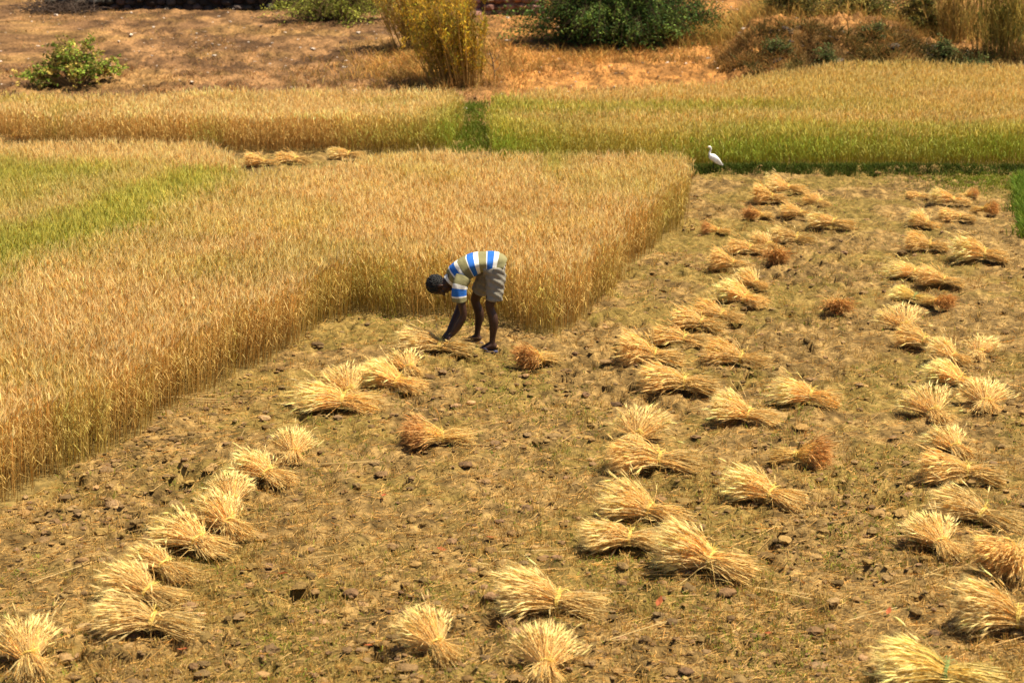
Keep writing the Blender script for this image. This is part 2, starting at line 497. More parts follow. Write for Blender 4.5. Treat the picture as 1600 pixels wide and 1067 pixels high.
def build_litter():
    acc = Acc()
    x, y = stub_pts(75000)
    n = len(x)
    a = rng.normal(0.2, 0.9, n); L = np.clip(rng.lognormal(math.log(0.045), 0.6, n), 0.015, 0.4)
    z = surf(x, y) + 0.012
    d = np.stack([np.cos(a), np.sin(a), rng.normal(0.02, 0.12, n)], 1)
    A = np.stack([x, y, z], 1)
    Bp = A + d * L[:, None]
    Bp[:, 2] = np.maximum(Bp[:, 2], surf(Bp[:, 0], Bp[:, 1]) + 0.006)
    C = np.array([0.56, 0.36, 0.11]) * jit(n, 0.3)
    prism(acc, A, Bp, 0.0021, 0.0016, C, C * 1.05)
    # some long pale straws fallen on their own
    for (px, py, ang, l) in ((780, 873, .1, .5), (970, 860, .55, .55), (500, 735, .15, .5), (255, 632, 0, .5), (310, 638, -.1, .45), (90, 960, 1.57, .15), (950, 1015, .3, .55),
                             (45, 920, .9, .5), (1250, 700, .2, .4), (1180, 930, -.5, .4), (600, 620, 0, .3), (1440, 915, .8, .3), (470, 880, .3, .35), (990, 910, .1, .6), (1335, 975, .6, .4)):
        cx, cy = gp(px, py); m = 3
        A = np.tile([cx, cy, hz(cx, cy) + 0.05], (m, 1)) + rng.normal(0, .02, (m, 3)) * [1, 1, .3]
        an = ang + rng.normal(0, .12, m)
        D = np.stack([np.cos(an), np.sin(an), np.full(m, .02)], 1) * l
        prism(acc, A, A + D, 0.0028, 0.002, np.array([0.66, 0.49, 0.2]), np.array([0.7, 0.52, 0.22]))
    tag(link("straw_litter", acc.mesh("straw_litter"), M_straw), "loose broken straws lying over the cut field", "straw", kind="stuff")
build_litter()

def build_stubble():
    acc = Acc()
    x, y = stub_pts(20000)
    keep = rng.random(len(x)) < 0.12 + 0.6 * sstep(.35, .65, fbm(x * 1.2, y * 1.2, 401, 3))
    x, y = x[keep], y[keep]
    m = 5
    x = np.repeat(x, m) + rng.normal(0, .018, len(x) * m); y = np.repeat(y, m) + rng.normal(0, .018, len(y) * m)
    n = len(x)
    B = np.stack([x, y, surf(x, y) - 0.01], 1)
    d = unit(np.stack([rng.normal(0, .3, n), rng.normal(0, .3, n), np.ones(n)], 1))
    L = rng.uniform(.03, .085, n)[:, None]
    g = rng.random((n, 1)) ** 2
    C = (np.array([0.66, 0.44, 0.15]) * (1 - g * .5) + np.array([0.42, 0.40, 0.07]) * g * .5) * jit(n, .22)
    prism(acc, B, B + d * L, 0.0021, 0.0019, C * .8, C)
    tag(link("stubble", acc.mesh("stubble"), M_straw), "short cut wheat stubble standing in the brown soil", "stubble", kind="stuff")
build_stubble()

def grass_mass(name, x, y, hgt, wd, C, label, cat="grass", per=6, spread=0.03, lean=.45, surfz=True, base=None, cvar=.25):
    acc = Acc()
    x = np.repeat(x, per) + rng.normal(0, spread, len(x) * per); y = np.repeat(y, per) + rng.normal(0, spread, len(y) * per)
    n = len(x)
    z = (surf(x, y) if surfz else hzv(x, y)) - 0.01
    B = np.stack([x, y, z], 1)
    s = np.stack([rng.normal(0, 1, n), rng.normal(0, 1, n), np.zeros(n)], 1)
    d0 = s * lean * .5 + [0, 0, 1]; d1 = s * lean + [0, 0, .55]
    hh = hgt * rng.uniform(.5, 1.25, n)
    pv = cvar * (fbm(x * 2.2, y * 2.2, 701, 3) - .5)[:, None] * 2
    hh = hh * (1 + .6 * pv[:, 0])
    Cc = np.array(C) * jit(n, .22) * np.concatenate([rng.uniform(.8, 1.3, (n, 1)), np.ones((n, 1)), np.ones((n, 1))], 1) * np.clip(1 + 1.6 * pv, .25, 2.2)
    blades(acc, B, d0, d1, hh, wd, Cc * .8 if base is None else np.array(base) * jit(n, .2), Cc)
    return tag(link(name, acc.mesh(name), M_leaf), label, cat, kind="stuff")

def build_weeds():
    x, y = stub_pts(26000)
    m = fbm(x * 1.3 + 5, y * 1.0, 501, 3)
    for (px, py, r) in ((1330, 780, .45), (800, 650, .5), (640, 860, .5), (690, 950, .4), (1310, 820, .4), (50, 900, .5), (580, 720, .6), (1420, 620, .5), (1250, 980, .4), (1500, 290, .9), (960, 440, .5)):
        cx, cy = gp(px, py)
        m = m + 0.22 * np.exp(-(((x - cx) ** 2 + ((y - cy) * .6) ** 2) / r ** 2))
    k = rng.random(len(x)) < 0.12 + 0.9 * sstep(0.50, 0.68, m)
    grass_mass("field_weeds", x[k], y[k], 0.05, 0.006, (0.20, 0.24, 0.025), "thin yellow green weeds sprouting over the cut field", "weeds", per=4, spread=.025, lean=.9)
    # sparse taller dry blades at the foot of the standing crop
build_weeds()

def build_bund_grass():
    n = 3000
    x = rng.uniform(2.45, 9.6, n); y = BUND_Y + rng.normal(-.04, .12, n) * (1 + .06 * x) + .10 * (fbm(x * 1.2, x * 0, 77, 3) - .5)
    k = (y > BUND_Y - .3) & (rng.random(n) < .65 + .6 * sstep(.35, .6, fbm(x * .9, x * 0 + 4, 78, 3)))
    grass_mass("bund_grass", x[k], y[k], 0.12, 0.009, (0.070, 0.098, 0.012), "green grass darkened as shade on the low bund under the far right wheat", per=7, spread=.04, lean=.6, surfz=False)  # blade green lowered so the colour carries the bund face's shadow
    cx, cy = gp(1545, 286); n = 900
    x = cx + rng.normal(0, .62, n); y = np.minimum(cy + rng.normal(0, .42, n), BUND_Y + .2)
    grass_mass("corner_grass", x, y, 0.07, 0.008, (0.17, 0.20, 0.022), "low green grass in the far right corner of the cut field", per=6, spread=.05, lean=.8)
    x, y = sample_poly(PATH, 120)
    x0 = x
    grass_mass("path_grass", x, y, 0.17, 0.010, (0.135, 0.18, 0.018), "deep green grass filling the gap between the back wheat blocks", per=8, spread=.05, lean=.5, surfz=False)
    # right margin
    xa, ya = gp(1612, 375); xb, yb = gp(1602, 285)
    n = 900; t = rng.random(n)
    t = t ** .8; x = xa + (xb - xa) * t + np.abs(rng.normal(0, .16, n)) - .10 + .18 * (rng.random(n) < .1) * -rng.random(n); y = ya + (yb - ya) * t
    grass_mass("margin_grass", x, y, 0.22, 0.012, (0.13, 0.20, 0.02), "bright green tall grass along the right margin of the cut field", per=7, spread=.05, lean=.5, surfz=False)
build_bund_grass()

# ------------------------------------------------------------------ sheaves of cut wheat
def make_sheaf(seed, earC, stalkC, tieC, n=270, fan=1.0, lift=1.0, shag=1.0):
    """lies along +X: ears at +X, cut ends at -X, tie at the origin"""
    global rng
    old = rng; rng = np.random.default_rng(seed)
    zt = 0.095
    u = rng.random(n) ** .5; a = rng.uniform(0, 2 * math.pi, n)
    cy_, cz_ = u * np.cos(a), u * np.sin(a)                # position in the bundle's section
    tie = np.stack([rng.normal(0, .015, n), cy_ * .066 + rng.normal(0, .006, n), zt + cz_ * .055], 1)
    Lb = rng.uniform(.20, .37, n); Le = rng.uniform(.18, .35, n)
    # butt end
    butt = np.stack([-Lb, cy_ * .175 + rng.normal(0, .035, n), .085 + cz_ * .085 + rng.normal(0, .022, n) - .02 * Lb / .3], 1)
    # neck of the ears
    sp = rng.normal(0, .035 * shag, (n, 2))
    wide = .235 * fan
    ear_y = cy_ * wide + sp[:, 0]
    ear_z = .125 * lift + cz_ * .125 * lift + np.abs(sp[:, 1]) * .6
    curve = 1 - .18 * (np.abs(cy_) ** 2)
    neck = np.stack([Le * curve, ear_y * .85, ear_z], 1)
    # stray stems
    st = rng.random(n) < .13
    neck[st] += rng.normal(0, .075, (st.sum(), 3)); butt[st] += rng.normal(0, .07, (st.sum(), 3))
    for Q in (butt, tie, neck): Q[:, 2] = np.maximum(Q[:, 2], .012 + rng.random(n) * .012)
    mid_e = (tie + neck) / 2 + np.stack([np.zeros(n), cy_ * .02, cz_ * .02 + .02], 1)
    d_end = unit(neck - mid_e)
    st_acc, ear_acc, tie_acc = Acc(), Acc(), Acc()
    g = rng.random((n, 1))
    sc = np.array(stalkC) * jit(n, .22) * np.concatenate([np.ones((n, 1)), .92 + .16 * g, .8 + .5 * g], 1)
    mid_b = (tie + butt) / 2 + np.stack([np.zeros(n), np.zeros(n), .012 + cz_ * .01], 1)
    prism(st_acc, butt, mid_b, .0021, .0021, sc * .85, sc * .95)
    prism(st_acc, mid_b, tie, .0021, .002, sc * .95, sc)
    prism(st_acc, tie, mid_e, .002, .0019, sc, sc * 1.05)
    prism(st_acc, mid_e, neck, .0019, .0016, sc * 1.05, sc * 1.08)
    # dry leaves in the straw
    k = n
    i = rng.integers(0, n, k); f = rng.uniform(.1, .95, (k, 1))
    b = np.where(rng.random((k, 1)) < .6, butt[i] * (1 - f) + tie[i] * f, tie[i] * (1 - f) + neck[i] * f)
    sdir = rng.normal(0, 1, (k, 3)); sdir[:, 2] = np.abs(sdir[:, 2]) * .4
    ax = np.array([1.0, 0, 0]) * np.sign(rng.normal(size=(k, 1)))
    lc = np.array(stalkC) * jit(k, .25)
    blades(st_acc, b, ax + sdir * .4, ax + sdir * .6 - [0, 0, .5], rng.uniform(.06, .17, k), .006, lc, lc * 1.1)
    # ears: droop a little outward
    dr = d_end + np.stack([rng.uniform(.0, .25, n), cy_ * .35 + rng.normal(0, .16 * shag, n), rng.normal(-.05, .16 * shag, n) - .10 * (cz_ < 0)], 1)
    ec = np.array(earC) * jit(n, .16)
    tipz = neck[:, 2] + unit(dr)[:, 2] * .1
    dr[:, 2] += np.where(tipz < .01, .25, 0)
    ears(ear_acc, neck, dr, rng.uniform(.085, .13, n), .0078, np.clip(ec, .01, .92), awns=6, awn_len=.075, awn_w=.0013)
    # tie: a twisted straw rope round the waist with loose ends
    ry, rz = .074, .070
    for w_ in range(3):
        off = rng.uniform(-.012, .012)
        t = np.linspace(0, 2 * math.pi, 19)
        ring = np.stack([off + .008 * np.sin(t * 2 + w_), np.cos(t) * ry, zt + np.sin(t) * rz], 1)
        ring[:, 2] = np.maximum(ring[:, 2], .01)
        prism(tie_acc, ring[:-1], ring[1:], .0075, .0075, np.array(tieC) * .95, np.array(tieC), 4)
    e = 16
    A = np.tile([0, -.02, zt + rz], (e, 1)) + rng.normal(0, .012, (e, 3))
    dd = np.stack([rng.normal(0, .6, e), rng.normal(-.9, .5, e), rng.normal(-.1, .5, e)], 1)
    blades(tie_acc, A, dd + [0, 0, .3], dd - [0, 0, .9], rng.uniform(.07, .15, e), .007, np.array(tieC), np.array(tieC) * 1.1)
    out = (st_acc.mesh("straw"), ear_acc.mesh("grain_ears"), tie_acc.mesh("tie_band"))
    rng = old
    return out

EAR = (0.90, 0.69, 0.29); STK = (0.82, 0.60, 0.22); TIE = (0.82, 0.64, 0.17)
EARB = (0.62, 0.35, 0.11); STKB = (0.78, 0.56, 0.18)
EARG = (0.88, 0.70, 0.28); STKG = (0.74, 0.58, 0.18)
SHEAF = {'n': [make_sheaf(1000 + k, np.array(EAR) * (0.90 + .025 * k), np.array(STK) * (0.88 + .03 * k), TIE, n=330 + 22 * k, fan=(.95, 1.1, .85, 1.2, 1.0, .9, 1.15, 1.05)[k], lift=(1, 1.2, .85, 1.05, 1.3, 1.1, .9, 1.2)[k], shag=(1, 1.3, .9, 1.5, 1.1, 1.6, 1.2, 1)[k]) for k in range(8)],
         'f': [make_sheaf(1100 + k, np.array(EAR), STK, TIE, n=360, fan=1.3 + .12 * k, lift=1.25 + .1 * k, shag=1.2) for k in range(4)],
         'b': [make_sheaf(1200 + k, EARB, STKB, TIE, n=400, fan=1.0, lift=1.15, shag=1.9) for k in range(3)],
         't': [make_sheaf(1300 + k, np.array(EAR) * np.array([.95, .86, .74]), np.array(STK) * .95, TIE, n=390, fan=.9 + .12 * k, lift=.85 + .12 * k, shag=1.2 + .1 * k) for k in range(4)],
         'g': [make_sheaf(1400, EARG, STKG, (0.25, 0.34, 0.10), n=280, fan=1.2, lift=1.1)]}
proto_sheaf = {}
def sheaf_proto(key):
    if key in proto_sheaf: return proto_sheaf[key], False
    a, b, c = SHEAF[key[0]][key[1]]
    root = empty("wheat_sheaf", (0, 0, 0))
    link("straw", a, M_straw, root); link("grain_ears", b, M_straw, root); link("tie_band", c, M_straw, root)
    proto_sheaf[key] = root
    return root, True

def copy_tree(o):
    c = o.copy(); COL.objects.link(c)
    for ch in list(o.children):
        d = ch.copy(); COL.objects.link(d); d.parent = c
    return c

# tie pixel x, y, direction of the ears (degrees, 0 right, 90 away, 180 left), scale, look, label
ROWL, ROWM, ROWR, ROWB = "sheaves in the left row", "sheaves in the middle rows", "sheaves in the right row", "sheaves on the path behind the wheat"
SH = [
 (45, 1030, 112, 1.00, 'f', "pale fanned sheaf cut off by the bottom left corner", ROWL),
 (240, 970, 174, 1.04, 'n', "broad sheaf at the lower end of the curved left stack, ears pointing left", ROWL),
 (232, 918, 152, .92, 'n', "sheaf second from the bottom in the curved left stack", ROWL),
 (258, 880, 138, .88, 'n', "steep sheaf third from the bottom in the curved left stack", ROWL),
 (310, 842, 142, .90, 'n', "sheaf with hanging tie ends, fourth from the bottom in the left stack", ROWL),
 (358, 825, 128, .78, 'n', "sheaf fifth from the bottom in the left stack, leaning on its neighbour", ROWL),
 (362, 778, 100, 0.80, 'f', "small fanned sheaf standing alone just above the curved left stack", ROWL),
 (418, 738, 142, .82, 'n', "sheaf with dark butts facing right, between two fanned sheaves on the left", ROWL),
 (458, 705, 95, 0.82, 'f', "pale yellow fanned sheaf below the big heap left of the man", ROWL),
 (545, 610, 110, 0.85, 'f', "sheaf with upright ears at the back of the big heap left of the man", ROWL),
 (536, 628, 168, 1.05, 'n', "large flat sheaf forming the front of the heap left of the man", ROWL),
 (622, 600, 150, 0.98, 'n', "sheaf with spiky ears between the big heap and the man", ROWL),
 (638, 574, 112, 0.85, 'f', "small yellow sheaf just left below the one being tied", ROWL),
 (688, 541, 170, 1.12, 'n', "sheaf under the bending man's hands, being tied", ROWL),
 (690, 680, 192, 0.86, 'b', "lone brown sheaf below the man, yellow straw to its right", ROWL),
 (843, 562, 225, 0.70, 'b', "small brown tuft like sheaf just right of the man's feet", ROWL),
 (682, 1012, 122, 0.84, 'f', "fanned sheaf at the bottom centre, left of two near ones", ROWM),
 (852, 1040, 88, 0.86, 'f', "short sheaf facing away at the bottom centre edge", ROWM),
 (872, 942, 170, 1.08, 'n', "long flat sheaf lying alone near the bottom centre", ROWM),
 (985, 843, 172, 0.90, 'n', "flat sheaf left of the largest sheaf in the middle heap", ROWM),
 (1016, 801, 152, 0.95, 'n', "sheaf at the back of the three sheaf middle heap", ROWM),
 (1112, 884, 153, 1.03, 'n', "largest golden sheaf, front of the middle heap with shadow beneath", ROWM),
 (1205, 774, 147, .88, 'n', "tall domed sheaf alone right of the middle heap", ROWM),
 (1030, 725, 175, 1.06, 't', "flat brownish sheaf with pale butts, above the middle heap", ROWM),
 (995, 674, 68, 0.84, 'f', "pale sheaf whose ears fan away to the right, centre field", ROWM),
 (1246, 712, -22, 0.76, 'b', "round brown sheaf with ears to the right and yellow straw on its left", ROWM),
 (1170, 646, 158, 1.12, 'f', "domed pale sheaf left of a similar one in the centre right field", ROWM),
 (1268, 618, 156, 0.90, 'n', "sheaf with a long flat tail, between the middle and the right row", ROWM),
 (1070, 600, 168, 1.12, 't', "brownish sheaf lying second lowest of the central flat trio", ROWM),
 (1158, 558, 158, 0.92, 't', "sheaf with a bright yellow tie, right one of the central flat trio", ROWM),
 (1023, 557, 174, 0.94, 't', "long flat sheaf, leftmost of the central flat trio", ROWM),
 (1070, 531, 162, 0.84, 't', "sheaf at the lower end of the slanting central row", ROWM),
 (1097, 508, 155, 0.82, 't', "sheaf second from the lower end of the slanting central row", ROWM),
 (1128, 493, 150, 0.84, 't', "sheaf third from the lower end of the slanting central row", ROWM),
 (1165, 470, 140, 0.88, 'n', "thick sheaf fourth from the lower end of the slanting central row", ROWM),
 (1180, 442, 125, 0.80, 'f', "sheaf fifth in the slanting central row, ears upright", ROWM),
 (1145, 414, 165, 0.72, 't', "sheaf at the upper left end of the slanting central row", ROWM),
 (1212, 398, 262, 0.72, 'b', "dark brown bushy sheaf at the front of a heap in the upper field", ROWM),
 (1245, 374, 160, 0.84, 'n', "sheaf with pale butts at the right of the upper field heap", ROWM),
 (1172, 386, 165, 0.70, 't', "small sheaf at the left of the upper field heap", ROWM),
 (1200, 380, 120, 0.74, 'n', "sheaf in the middle of the upper field heap", ROWM),
 (1122, 357, 170, 0.56, 'b', "little flat brown sheaf lying alone near the corner of the wheat", ROWM),
 (1303, 349, 155, 0.96, 'n', "long sheaf at the lower right of the farthest heap", ROWM),
 (1252, 330, 140, 0.80, 't', "sheaf at the middle of the farthest heap", ROWM),
 (1280, 312, 120, 0.66, 't', "small sheaf at the upper right of the farthest heap", ROWM),
 (1188, 330, 210, 0.62, 'b', "brown sheaf at the lower left of the farthest heap", ROWM),
 (1232, 296, 165, 0.92, 'n', "topmost broad sheaf of the farthest heap below the egret", ROWM),
 (1206, 306, 175, 0.76, 't', "sheaf at the left shoulder of the farthest heap", ROWM),
 (1306, 478, 268, 0.72, 'b', "lone orange brown tuft like sheaf in the open upper right field", ROWM),
 (1437, 302, 175, 0.52, 't', "small pale sheaf, leftmost of the far right pile", ROWR),
 (1490, 312, 165, 0.80, 'n', "main sheaf of the far right pile by the bund", ROWR),
 (1508, 300, 20, 0.48, 'b', "small brown sheaf at the back of the far right pile", ROWR),
 (1536, 326, 330, 0.56, 'b', "orange brown sheaf at the right end of the far right pile", ROWR),
 (1448, 346, 130, 0.72, 'f', "fanned sheaf just below the far right pile, left side", ROWR),
 (1500, 337, 172, 0.76, 't', "flat sheaf just below the far right pile, right side", ROWR),
 (1453, 381, 168, 0.76, 't', "sheaf with dark shadow under it, left of the long flat one on the right", ROWR),
 (1538, 398, 165, 0.98, 'n', "long flat sheaf near the right margin grass", ROWR),
 (1430, 424, 150, 0.72, 'n', "sheaf at the upper left of the four sheaf heap on the right", ROWR),
 (1475, 438, 160, 0.76, 't', "sheaf with dark butts at the upper right of the four sheaf heap", ROWR),
 (1430, 462, 150, 0.72, 'g', "greenish sheaf in the four sheaf heap on the right", ROWR),
 (1462, 470, 300, 0.62, 'b', "brown sheaf at the lower right of the four sheaf heap", ROWR),
 (1412, 508, 100, 0.82, 'f', "pale upright fanned sheaf under the four sheaf heap", ROWR),
 (1445, 530, 145, 0.74, 't', "low sheaf left of the pair with touching ears on the right", ROWR),
 (1530, 545, 62, 0.82, 'f', "sheaf with ears thrown to the right, right of the touching pair", ROWR),
 (1490, 556, 130, 0.82, 'f', "sheaf with ears to the left, left of the touching pair", ROWR),
 (1500, 594, 135, 0.80, 'n', "sheaf just behind the two bushy ones in the right row", ROWR),
 (1540, 626, 80, 0.88, 'f', "bushy sheaf close to the right edge with ears toward the back", ROWR),
 (1458, 640, 105, 0.82, 'f', "bushy sheaf with dark base left of the one near the right edge", ROWR),
 (1492, 692, 108, 0.82, 'f', "single upright fanned sheaf below the two bushy ones", ROWR),
 (1512, 740, 168, 0.94, 't', "flat sheaf with brown butts to the right, lower right row", ROWR),
 (1536, 808, 138, 1.00, 'n', "sheaf with a greenish tie running out to the right edge", ROWR),
 (1470, 852, 108, 0.88, 'f', "round fanned sheaf with dark base, front of the lower right pair", ROWR),
 (1590, 878, 222, 0.96, 't', "tan sheaf with ears drooping toward the camera at the right edge", ROWR),
 (1590, 968, 168, 1.00, 'n', "long eared sheaf cut by the right edge near the bottom", ROWR),
 (1478, 1050, 165, 1.05, 'g', "pale straw sheaf with a leafy green tie at the bottom right", ROWR),
 (412, 252, 180, 0.80, 't', "flat sheaf at the left end of the row behind the wheat", ROWB),
 (462, 250, 160, 0.80, 't', "tan sheaf in the middle of the row behind the wheat", ROWB),
 (545, 242, 172, 0.85, 'n', "pale sheaf at the right end of the row behind the wheat", ROWB),
 (20, 216, 40, 0.90, 't', "loose straw sheaf by the left edge beside the back wheat", ROWB),
]
cnt = {}
# overlapping piles: later ones rest slightly higher
placed = []
for (px, py, ang, sc, look, label, group) in SH:
    i = cnt.get(look, 0); cnt[look] = i + 1
    key = (look, i % len(SHEAF[look]))
    root, first = sheaf_proto(key)
    o = root if first else copy_tree(root)
    x, y = gp(px, py, 0.10)
    z = hz(x, y)
    near = sum(1 for (a, b) in placed if (a - x) ** 2 + (b - y) ** 2 < 0.3 ** 2)
    placed.append((x, y))
    a_ = np.linspace(0, 6.28, 12); z = max(z, float(np.mean(surf(x + .2 * np.cos(a_), y + .2 * np.sin(a_)))))
    o.location = (x, y, z + 0.022 + 0.035 * near)
    o.rotation_euler = (0, 0, math.radians(ang))
    sx = sc * (0.71 if look == 'f' else 0.865)
    o.scale = (sx * random.uniform(.94, 1.06), sx * random.uniform(.86, 1.10), sx * random.uniform(.80, 1.10))
    tag(o, label, "sheaf", group)

# ------------------------------------------------------------------ solid shapes (person, egret)
def frames(path):
    path = [Vector(p) for p in path]; out = []
    for i, p in enumerate(path):
        a = path[max(i - 1, 0)]; b = path[min(i + 1, len(path) - 1)]
        out.append((p, (b - a).normalized()))
    return out

def bm_tube(bm, path, radii, sides=16, cap=True, up=Vector((0, 1, 0))):
    """radii: float or (side, top) per point; side is measured along `up`"""
    rings = []
    for (p, d), r in zip(frames(path), radii):
        r = (r, r) if not isinstance(r, tuple) else r
        u = (up - d * up.dot(d))
        if u.length < 1e-4: u = Vector((1, 0, 0)) - d * d.x
        u.normalize(); v = d.cross(u)
        rings.append([bm.verts.new(p + u * math.cos(t) * r[0] + v * math.sin(t) * r[1]) for t in [2 * math.pi * k / sides for k in range(sides)]])
    for a, b in zip(rings[:-1], rings[1:]):
        for k in range(sides):
            bm.faces.new((a[k], a[(k + 1) % sides], b[(k + 1) % sides], b[k]))
    if cap:
        bm.faces.new(rings[0][::-1]); bm.faces.new(rings[-1])
    return rings

def bm_ball(bm, c, r, rot=None):
    r = (r, r, r) if not isinstance(r, tuple) else r
    M = Matrix.Translation(Vector(c)) @ (rot.to_4x4() if rot else Matrix.Identity(4)) @ Matrix.Diagonal((*r, 1))
    bmesh.ops.create_icosphere(bm, subdivisions=3, radius=1.0, matrix=M)

def spline(pts, rad, k=5):
    """Catmull-Rom through the points, radii likewise"""
    P_ = [Vector(p) for p in pts]; R_ = [Vector(r if isinstance(r, tuple) else (r, r)) for r in rad]
    def cr(a, b, c, d, t): return .5 * ((2 * b) + (c - a) * t + (2 * a - 5 * b + 4 * c - d) * t * t + (3 * b - a - 3 * c + d) * t ** 3)
    op, orr = [], []
    n = len(P_)
    for i in range(n - 1):
        a, b, c, d = max(i - 1, 0), i, i + 1, min(i + 2, n - 1)
        for j in range(k):
            t = j / k
            op.append(cr(P_[a], P_[b], P_[c], P_[d], t)); q = cr(R_[a], R_[b], R_[c], R_[d], t); orr.append((q.x, q.y))
    op.append(P_[-1]); orr.append(tuple(R_[-1]))
    return op, orr

def solid(name, bm, voxel, mat, parent=None, smooth=6):
    bmesh.ops.recalc_face_normals(bm, faces=bm.faces)
    me = bpy.data.meshes.new(name + "_raw"); bm.to_mesh(me); bm.free()
    o = bpy.data.objects.new(name + "_raw", me); COL.objects.link(o)
    r = o.modifiers.new("r", 'REMESH'); r.mode = 'VOXEL'; r.voxel_size = voxel; r.use_smooth_shade = True
    s = o.modifiers.new("s", 'SMOOTH'); s.factor = 0.5; s.iterations = smooth
    dg = bpy.context.evaluated_depsgraph_get(); dg.update()
    m2 = bpy.data.meshes.new_from_object(o.evaluated_get(dg)); m2.name = name
    bpy.data.objects.remove(o); bpy.data.meshes.remove(me)
    for p in m2.polygons: p.use_smooth = True
    return link(name, m2, mat, parent)

def build_person():
    fx, fy = gp(764, 552)
    root = empty("person", (fx, fy, hz(fx, fy) + 0.005))
    tag(root, "man in a striped shirt and grey shorts bending to tie a wheat sheaf", "person")
    bm = bmesh.new()
    def limb(pts, rad, sides=14): p, r = spline(pts, rad); bm_tube(bm, p, r, sides)
    # torso inside the clothes
    limb([(.07, .10, .86), (-.06, .10, .885), (-.20, .10, .855), (-.33, .10, .775), (-.39, .10, .72)],
         [(.145, .10), (.125, .09), (.145, .10), (.13, .085), (.07, .06)])
    limb([(-.36, .10, .745), (-.41, .10, .705), (-.46, .10, .675)], [.062, .056, .056])       # neck
    # head: crown to the left, face turned down
    Rh = Matrix(((-.97, -0.0, .24), (0, 1, 0), (-.24, 0, -.97)))    # columns: crown, side, face
    Rh = Matrix((Vector((-.97, 0, -.24)), Vector((0, 1, 0)), Vector((.24, 0, -.97)))).transposed()
    hc = Vector((-.495, .10, .665))
    def H(c, s, f): return hc + Rh @ Vector((c, s, f))
    bm_ball(bm, H(.03, 0, -.012), (.092, .076, .096), Rh)
    bm_ball(bm, H(-.045, 0, .025), (.075, .058, .062), Rh)         # jaw
    bm_ball(bm, H(-.095, 0, .062), (.025, .027, .022), Rh)         # chin
    bm_ball(bm, H(.012, 0, .072), (.020, .055, .018), Rh)          # brow
    limb([H(.005, 0, .083), H(-.022, 0, .102), H(-.036, 0, .104)], [.010, .014, .015], 10)     # nose
    bm_ball(bm, H(-.062, 0, .083), (.009, .026, .012), Rh)         # lips
    for s in (-1, 1):
        bm_ball(bm, H(-.015, .077 * s, -.01), (.030, .010, .018), Rh)   # ears
        bm_ball(bm, H(-.02, .042 * s, .062), (.022, .022, .02), Rh)     # cheek
    # near arm and far arm
    limb([(-.28, -.05, .72), (-.285, -.075, .63), (-.27, -.085, .52), (-.252, -.085, .405), (-.30, -.085, .30), (-.365, -.085, .205)],
         [.055, .050, .040, .035, .037, .025])
    limb([(-.27, .25, .72), (-.285, .27, .63), (-.29, .26, .52), (-.30, .235, .41), (-.35, .14, .30), (-.405, .03, .205)],
         [.055, .052, .043, .038, .036, .026])
    # hands: palm, four bent fingers and a thumb closing on the tie
    def hand(wr, d, nrm, side, curl):
        wr, d, nrm = Vector(wr), Vector(d).normalized(), Vector(nrm).normalized()
        side = Vector(side).normalized()
        pc = [wr, wr + d * .035, wr + d * .085]
        bm_tube(bm, pc, [(.024, .022), (.038, .020), (.040, .018)], 12, up=side)
        for k, L in enumerate((.070, .080, .074, .058)):
            b = wr + d * .082 + side * (-.030 + .020 * k)
            d1 = (d * .8 + nrm * curl).normalized(); d2 = (d * .15 + nrm * 1).normalized(); d3 = (-d * .55 + nrm * .7).normalized()
            p1 = b + d1 * L * .45; p2 = p1 + d2 * L * .33; p3 = p2 + d3 * L * .28
            bm_tube(bm, [b, p1, p2, p3], [.0105, .0098, .009, .0075], 8)
        b = wr + d * .03 - side * .034
        p1 = b + (d * .6 - side * .6 + nrm * .5).normalized() * .04; p2 = p1 + (d * .7 + nrm * .7 + side * .2).normalized() * .032
        bm_tube(bm, [b, p1, p2], [.013, .0115, .009], 8)
    hand((-.365, -.085, .21), (-.65, .05, -.62), (.35, 0, -.8), (0.1, 1, 0), .35)
    hand((-.405, .03, .21), (-.55, -.35, -.62), (.35, -.1, -.8), (-.3, 1, 0), .35)
    # legs
    limb([(.065, .02, .86), (.055, .01, .70), (.012, 0, .50), (.016, 0, .44), (.048, 0, .32), (.038, 0, .16), (.03, 0, .075)],
         [.088, .075, .050, .045, .050, .031, .032])
    limb([(.05, .19, .86), (-.04, .23, .70), (-.135, .27, .50), (-.135, .275, .44), (-.10, .29, .32), (-.118, .295, .16), (-.125, .295, .075)],
         [.088, .075, .050, .045, .050, .031, .032])
    for (ax, ay, sp) in ((.03, 0, -.02), (-.125, .295, .015)):
        limb([(ax + .028, ay, .045), (ax + .0, ay, .07), (ax - .07, ay + sp * .6, .052), (ax - .135, ay + sp, .034)], [(.031, .032), (.034, .042), (.04, .03), (.042, .018)])
        for k in range(5):
            yy = ay + sp - .032 + .0165 * k
            L = (.030, .027, .024, .022, .018)[k] if ay == 0 else (.018, .022, .024, .027, .030)[k]
            bm_tube(bm, [(ax - .125, yy, .030), (ax - .148 - L * .4, yy, .028), (ax - .160 - L * .5, yy, .024)], [.011, .0105, .007], 8)
    solid("body", bm, .0055, M_skin, root, 5)
    # hair: a cap over crown, back and sides of the head
    bm = bmesh.new()
    bm_ball(bm, H(.036, 0, -.022), (.099, .083, .100), Rh)
    hd = [v for v in bm.verts if (Rh.transposed() @ (v.co - hc)).z > .052 + .28 * (Rh.transposed() @ (v.co - hc)).x or (Rh.transposed() @ (v.co - hc)).x < -.052]
    bmesh.ops.delete(bm, geom=hd, context='VERTS')
    ed = [e for e in bm.edges if e.is_boundary]
    bmesh.ops.holes_fill(bm, edges=ed)
    bmesh.ops.subdivide_edges(bm, edges=bm.edges[:], cuts=2, use_grid_fill=True)
    for v in bm.verts:
        v.co += (v.co - hc).normalized() * random.gauss(0, .0040)
